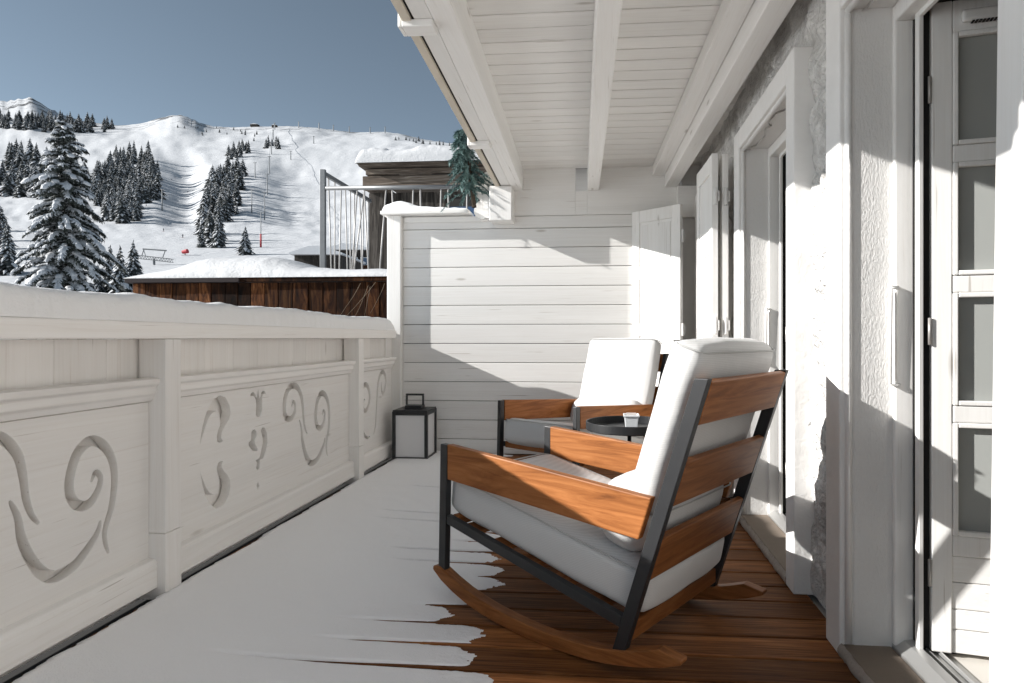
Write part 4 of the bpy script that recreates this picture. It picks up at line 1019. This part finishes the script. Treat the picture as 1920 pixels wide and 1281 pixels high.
# ------------------------------------------------------------------ ski lifts, snow gun, skiers, far buildings
def pylon(px, py, hpx, label, group, red=False):
    p, r = at(px, py); h = hpx * r / F; k = max(.12, .0016 * r * .5)
    root = empty('lift_pylon', p); tag(root, label, 'lift pylon', group)
    b = MB(); b.tube([(0, 0, -1), (0, 0, h)], [k * 1.2, k * .8], 6); b.build('mast', M['cone'], root)
    b = MB(); b.box((-h * .10, -k * .6, h * .97), (h * .10, k * .6, h * .97 + k)); b.build('crossarm', M['cone'], root)
    if red: b = MB(); b.tube([(0, 0, .1), (0, 0, h * .38)], [k * 2.0, k * 1.7], 8); b.build('safety_pad', M['red'], root)
    return p + Vector((0, 0, h))
tops = []
for i, (px, py, h) in enumerate(((489, 464, 66), (496, 412, 52), (501, 366, 40), (505, 325, 32), (509, 290, 24), (512, 262, 18), (515, 243, 12))):
    tops.append(pylon(px, py, h, ['lowest lift pylon with a red safety pad beside the right piste', 'second lift pylon up the right piste', 'third lift pylon up the right piste, below its middle', 'fourth lift pylon up the right piste, at its middle', 'fifth lift pylon up the right piste, beside the small clump', 'second highest lift pylon of the right piste', 'highest lift pylon of the right piste, at the ridge'][i], 'pylons of the lift on the right piste', red=(i == 0)))
b = MB(); b.tube([tuple(p) for p in tops], [.05, .09, .13, .18, .24, .3, .36], 4); o = b.build('lift_cable', M['cone']); tag(o, 'thin lift cable running straight up the right piste', 'cable')
for i, (px, py, h) in enumerate(((304, 395, 40), (472, 400, 44), (478, 335, 30), (545, 300, 16), (588, 270, 14))):
    pylon(px, py, h, ['slim pylon at the right edge of the dense left wood', 'pylon standing right of the narrow wood strip', 'pylon above and right of the narrow wood strip', 'small pylon high on the right piste', 'small pylon near the edge of the upper right piste'][i], None)
for i, px in enumerate((560, 598, 625, 655, 694, 722)):
    pylon(px, lerp_tab(SKY_, px) + 2, 11, 'tiny chairlift pylon standing on the skyline above the right piste', 'chairlift pylons on the skyline')
def hutlet(px, py, wpx, hpx, label, cat='building'):
    p, r = at(px, py); k = r / F; wd = wpx * k; h = hpx * k
    root = empty('mountain_station', p, YAW); tag(root, label, cat)
    b = MB(); b.box((-wd / 2, -wd * .3, -1), (wd / 2, wd * .3, h * .7)); b.build('wall', M['barn_wood'], root)
    b = MB(); b.prism([(-wd * .56, h * .70), (wd * .56, h * .70), (0, h * 1.05)], -wd * .35, wd * .35); b.build('roof', M['tree_snow'], root)
hutlet(478, 238, 14, 5, 'dark mountain station on the ridge left of the lift top')
hutlet(515, 239, 9, 5, 'small dark hut on the ridge at the top of the lift')
# lift terminal near the valley floor
p, r = at(292, 497); k = r / F
root = empty('lift_station', p, YAW); tag(root, 'grey valley station of the chairlift on a single column, by the snowy spruces', 'lift station')
b = MB(); b.tube([(-3 * k, 0, -2), (-3 * k, 0, 12 * k)], 2 * k, 10); b.build('column', M['cone'], root)
b = MB(); q_ = .55 * k
for zz in (8, 14):
    for yy in (-4, 4): b.tube([(-31 * k, yy * k, (zz + 4) * k), (31 * k, yy * k, (zz - 3) * k)], q_, 5)
for i in range(13):
    x = -30 + i * 5; dz = 4 - (x + 31) * 7 / 62
    for yy in (-4, 4): b.tube([(x * k, yy * k, (8 + dz) * k), ((x + (2.5 if i % 2 else -2.5)) * k, yy * k, (14 + dz) * k)], q_ * .7, 4)
b.build('truss', M['cone'], root)
b = MB(); b.tube([(-24 * k, 0, 30 * k), (20 * k, 0, 27 * k)], 1.3 * k, 8); b.tube([(-26 * k, 0, 18 * k), (-22 * k, 0, 30 * k)], .8 * k, 5); b.tube([(13 * k, 0, 14 * k), (18 * k, 0, 27.5 * k)], .9 * k, 5); b.tube([(-19 * k, 0, 17 * k), (-23 * k, 0, 30 * k)], .6 * k, 5)
b.build('gantry', M['cone'], root)
p, r = at(347, 479); k = r / F
root = empty('snow_gun', p); tag(root, 'red snow gun standing at the foot of the broad piste', 'snow gun')
b = MB(); b.tube([(-5 * k, 0, 6 * k), (5 * k, 0, 8 * k)], [3.2 * k, 4.2 * k], 12); b.build('barrel', M['red'], root)
b = MB(); b.tube([(0, 0, -.5), (0, 0, 6 * k)], .8 * k, 6); b.tube([(0, 0, 1 * k), (-9 * k, 0, -.3 * k)], .6 * k, 5); b.tube([(0, 0, 1 * k), (7 * k, 3 * k, -.3 * k)], .6 * k, 5); b.build('stand', M['cone'], root)
# skiers: one continuous body each, standing in a slight crouch on skis
def skier(px, py, label, rz):
    p, r = at(px, py)
    root = empty('person', p, rz); tag(root, label, 'person')
    me = bpy.data.meshes.new('body')
    V = [(0, 0, .88), (0, .04, 1.15), (0, .10, 1.42), (0, .12, 1.52), (0, .14, 1.66), (-.11, .10, .50), (-.12, 0, .10), (.11, .10, .50), (.12, 0, .10), (-.22, .08, 1.38), (-.34, .16, 1.12), (-.30, .38, 1.02), (.22, .08, 1.38), (.34, .16, 1.12), (.30, .38, 1.02)]
    Ed = [(0, 1), (1, 2), (2, 3), (3, 4), (0, 5), (5, 6), (0, 7), (7, 8), (2, 9), (9, 10), (10, 11), (2, 12), (12, 13), (13, 14)]
    me.from_pydata(V, Ed, []); me.materials.append(M['ski_dark'])
    o = bpy.data.objects.new('body', me); col.objects.link(o); o.parent = root
    md = o.modifiers.new('skin', 'SKIN')
    rad = [.16, .17, .19, .08, .12, .10, .07, .10, .07, .09, .06, .05, .09, .06, .05]
    for i, q in enumerate(rad): me.skin_vertices[0].data[i].radius = (q, q)
    me.skin_vertices[0].data[0].use_root = True
    b = MB()
    for x in (-.12, .12): b.box((x - .05, -.8, .0), (x + .05, .85, .03))
    b.build('skis', M['red'], root)
for i, (px, py) in enumerate(((322, 338), (328, 334), (352, 361), (361, 359), (274, 387), (263, 410), (307, 434), (343, 446))):
    skier(px, py, ['skier in dark clothes on the broad piste, left of the upper pair', 'skier in dark clothes on the broad piste, right of the upper pair', 'skier in dark clothes, left of the pair below the upper pair', 'skier in dark clothes, right of the pair nearest the narrow wood strip', 'skier in dark clothes at the right foot of the dense wood', 'skier in dark clothes at the lower corner of the dense wood', 'lone skier in dark clothes in the shaded lower piste', 'lowest skier in dark clothes above the red snow gun'][i], rt.random() * 6)
# chalets in the valley, half hidden by the fence snow
def chalet(px0, px1, y_eave, y_ridge, r, label, wallm, windows=True):
    d0, d1 = ray(px0), ray(px1); k = r / F; wd = (px1 - px0) * k; c_ = (d0 + d1) / 2 * r
    zt = 1 + (634 - y_eave) * k; zr = 1 + (634 - y_ridge) * k
    root = empty('valley_chalet', (c_.x, c_.y, zt - 6), YAW); tag(root, label, 'chalet')
    b = MB(); b.box((-wd / 2, 0, -4), (wd / 2, 8, 6)); b.build('wall', wallm, root)
    b = MB(); b.prism([(-wd * .56, 5.9), (wd * .56, 5.9), (wd * .56, 6.0 + .1), (wd * .15, 6 + zr - zt), (-wd * .15, 6 + zr - zt), (-wd * .56, 6.1)], -.8, 8.8); b.build('roof', M['tree_snow'], root)
    if windows:
        nw = 4
        for q in range(nw):
            for zz in (1.2, 3.6):
                b = MB(); x = -wd / 2 + wd * (q + .5) / nw; b.box((x - .55, -.05, zz), (x + .55, -.005, zz + 1.2)); f_ = b.build('window', M['white_metal'], root)
                b = MB(); b.box((x - .45, -.08, zz + .1), (x + .45, -.051, zz + 1.1)); b.build('pane', M['hut_glass'], f_)
        b = MB(); b.box((-wd / 2 - .3, -1.2, 2.6), (wd / 2 + .3, -.0, 2.75)); b.box((-wd / 2 - .3, -1.2, 2.76), (wd / 2 + .3, -1.12, 3.5)); b.build('balcony', M['fence_wood'], root)
chalet(618, 692, 468, 458, 95, 'brown valley chalet with windows seen through the steel bars', M['barn_wood'])
chalet(552, 640, 477, 463, 75, 'snow roofed chalet partly hidden behind the fence snow', M['barn_wood'], False)
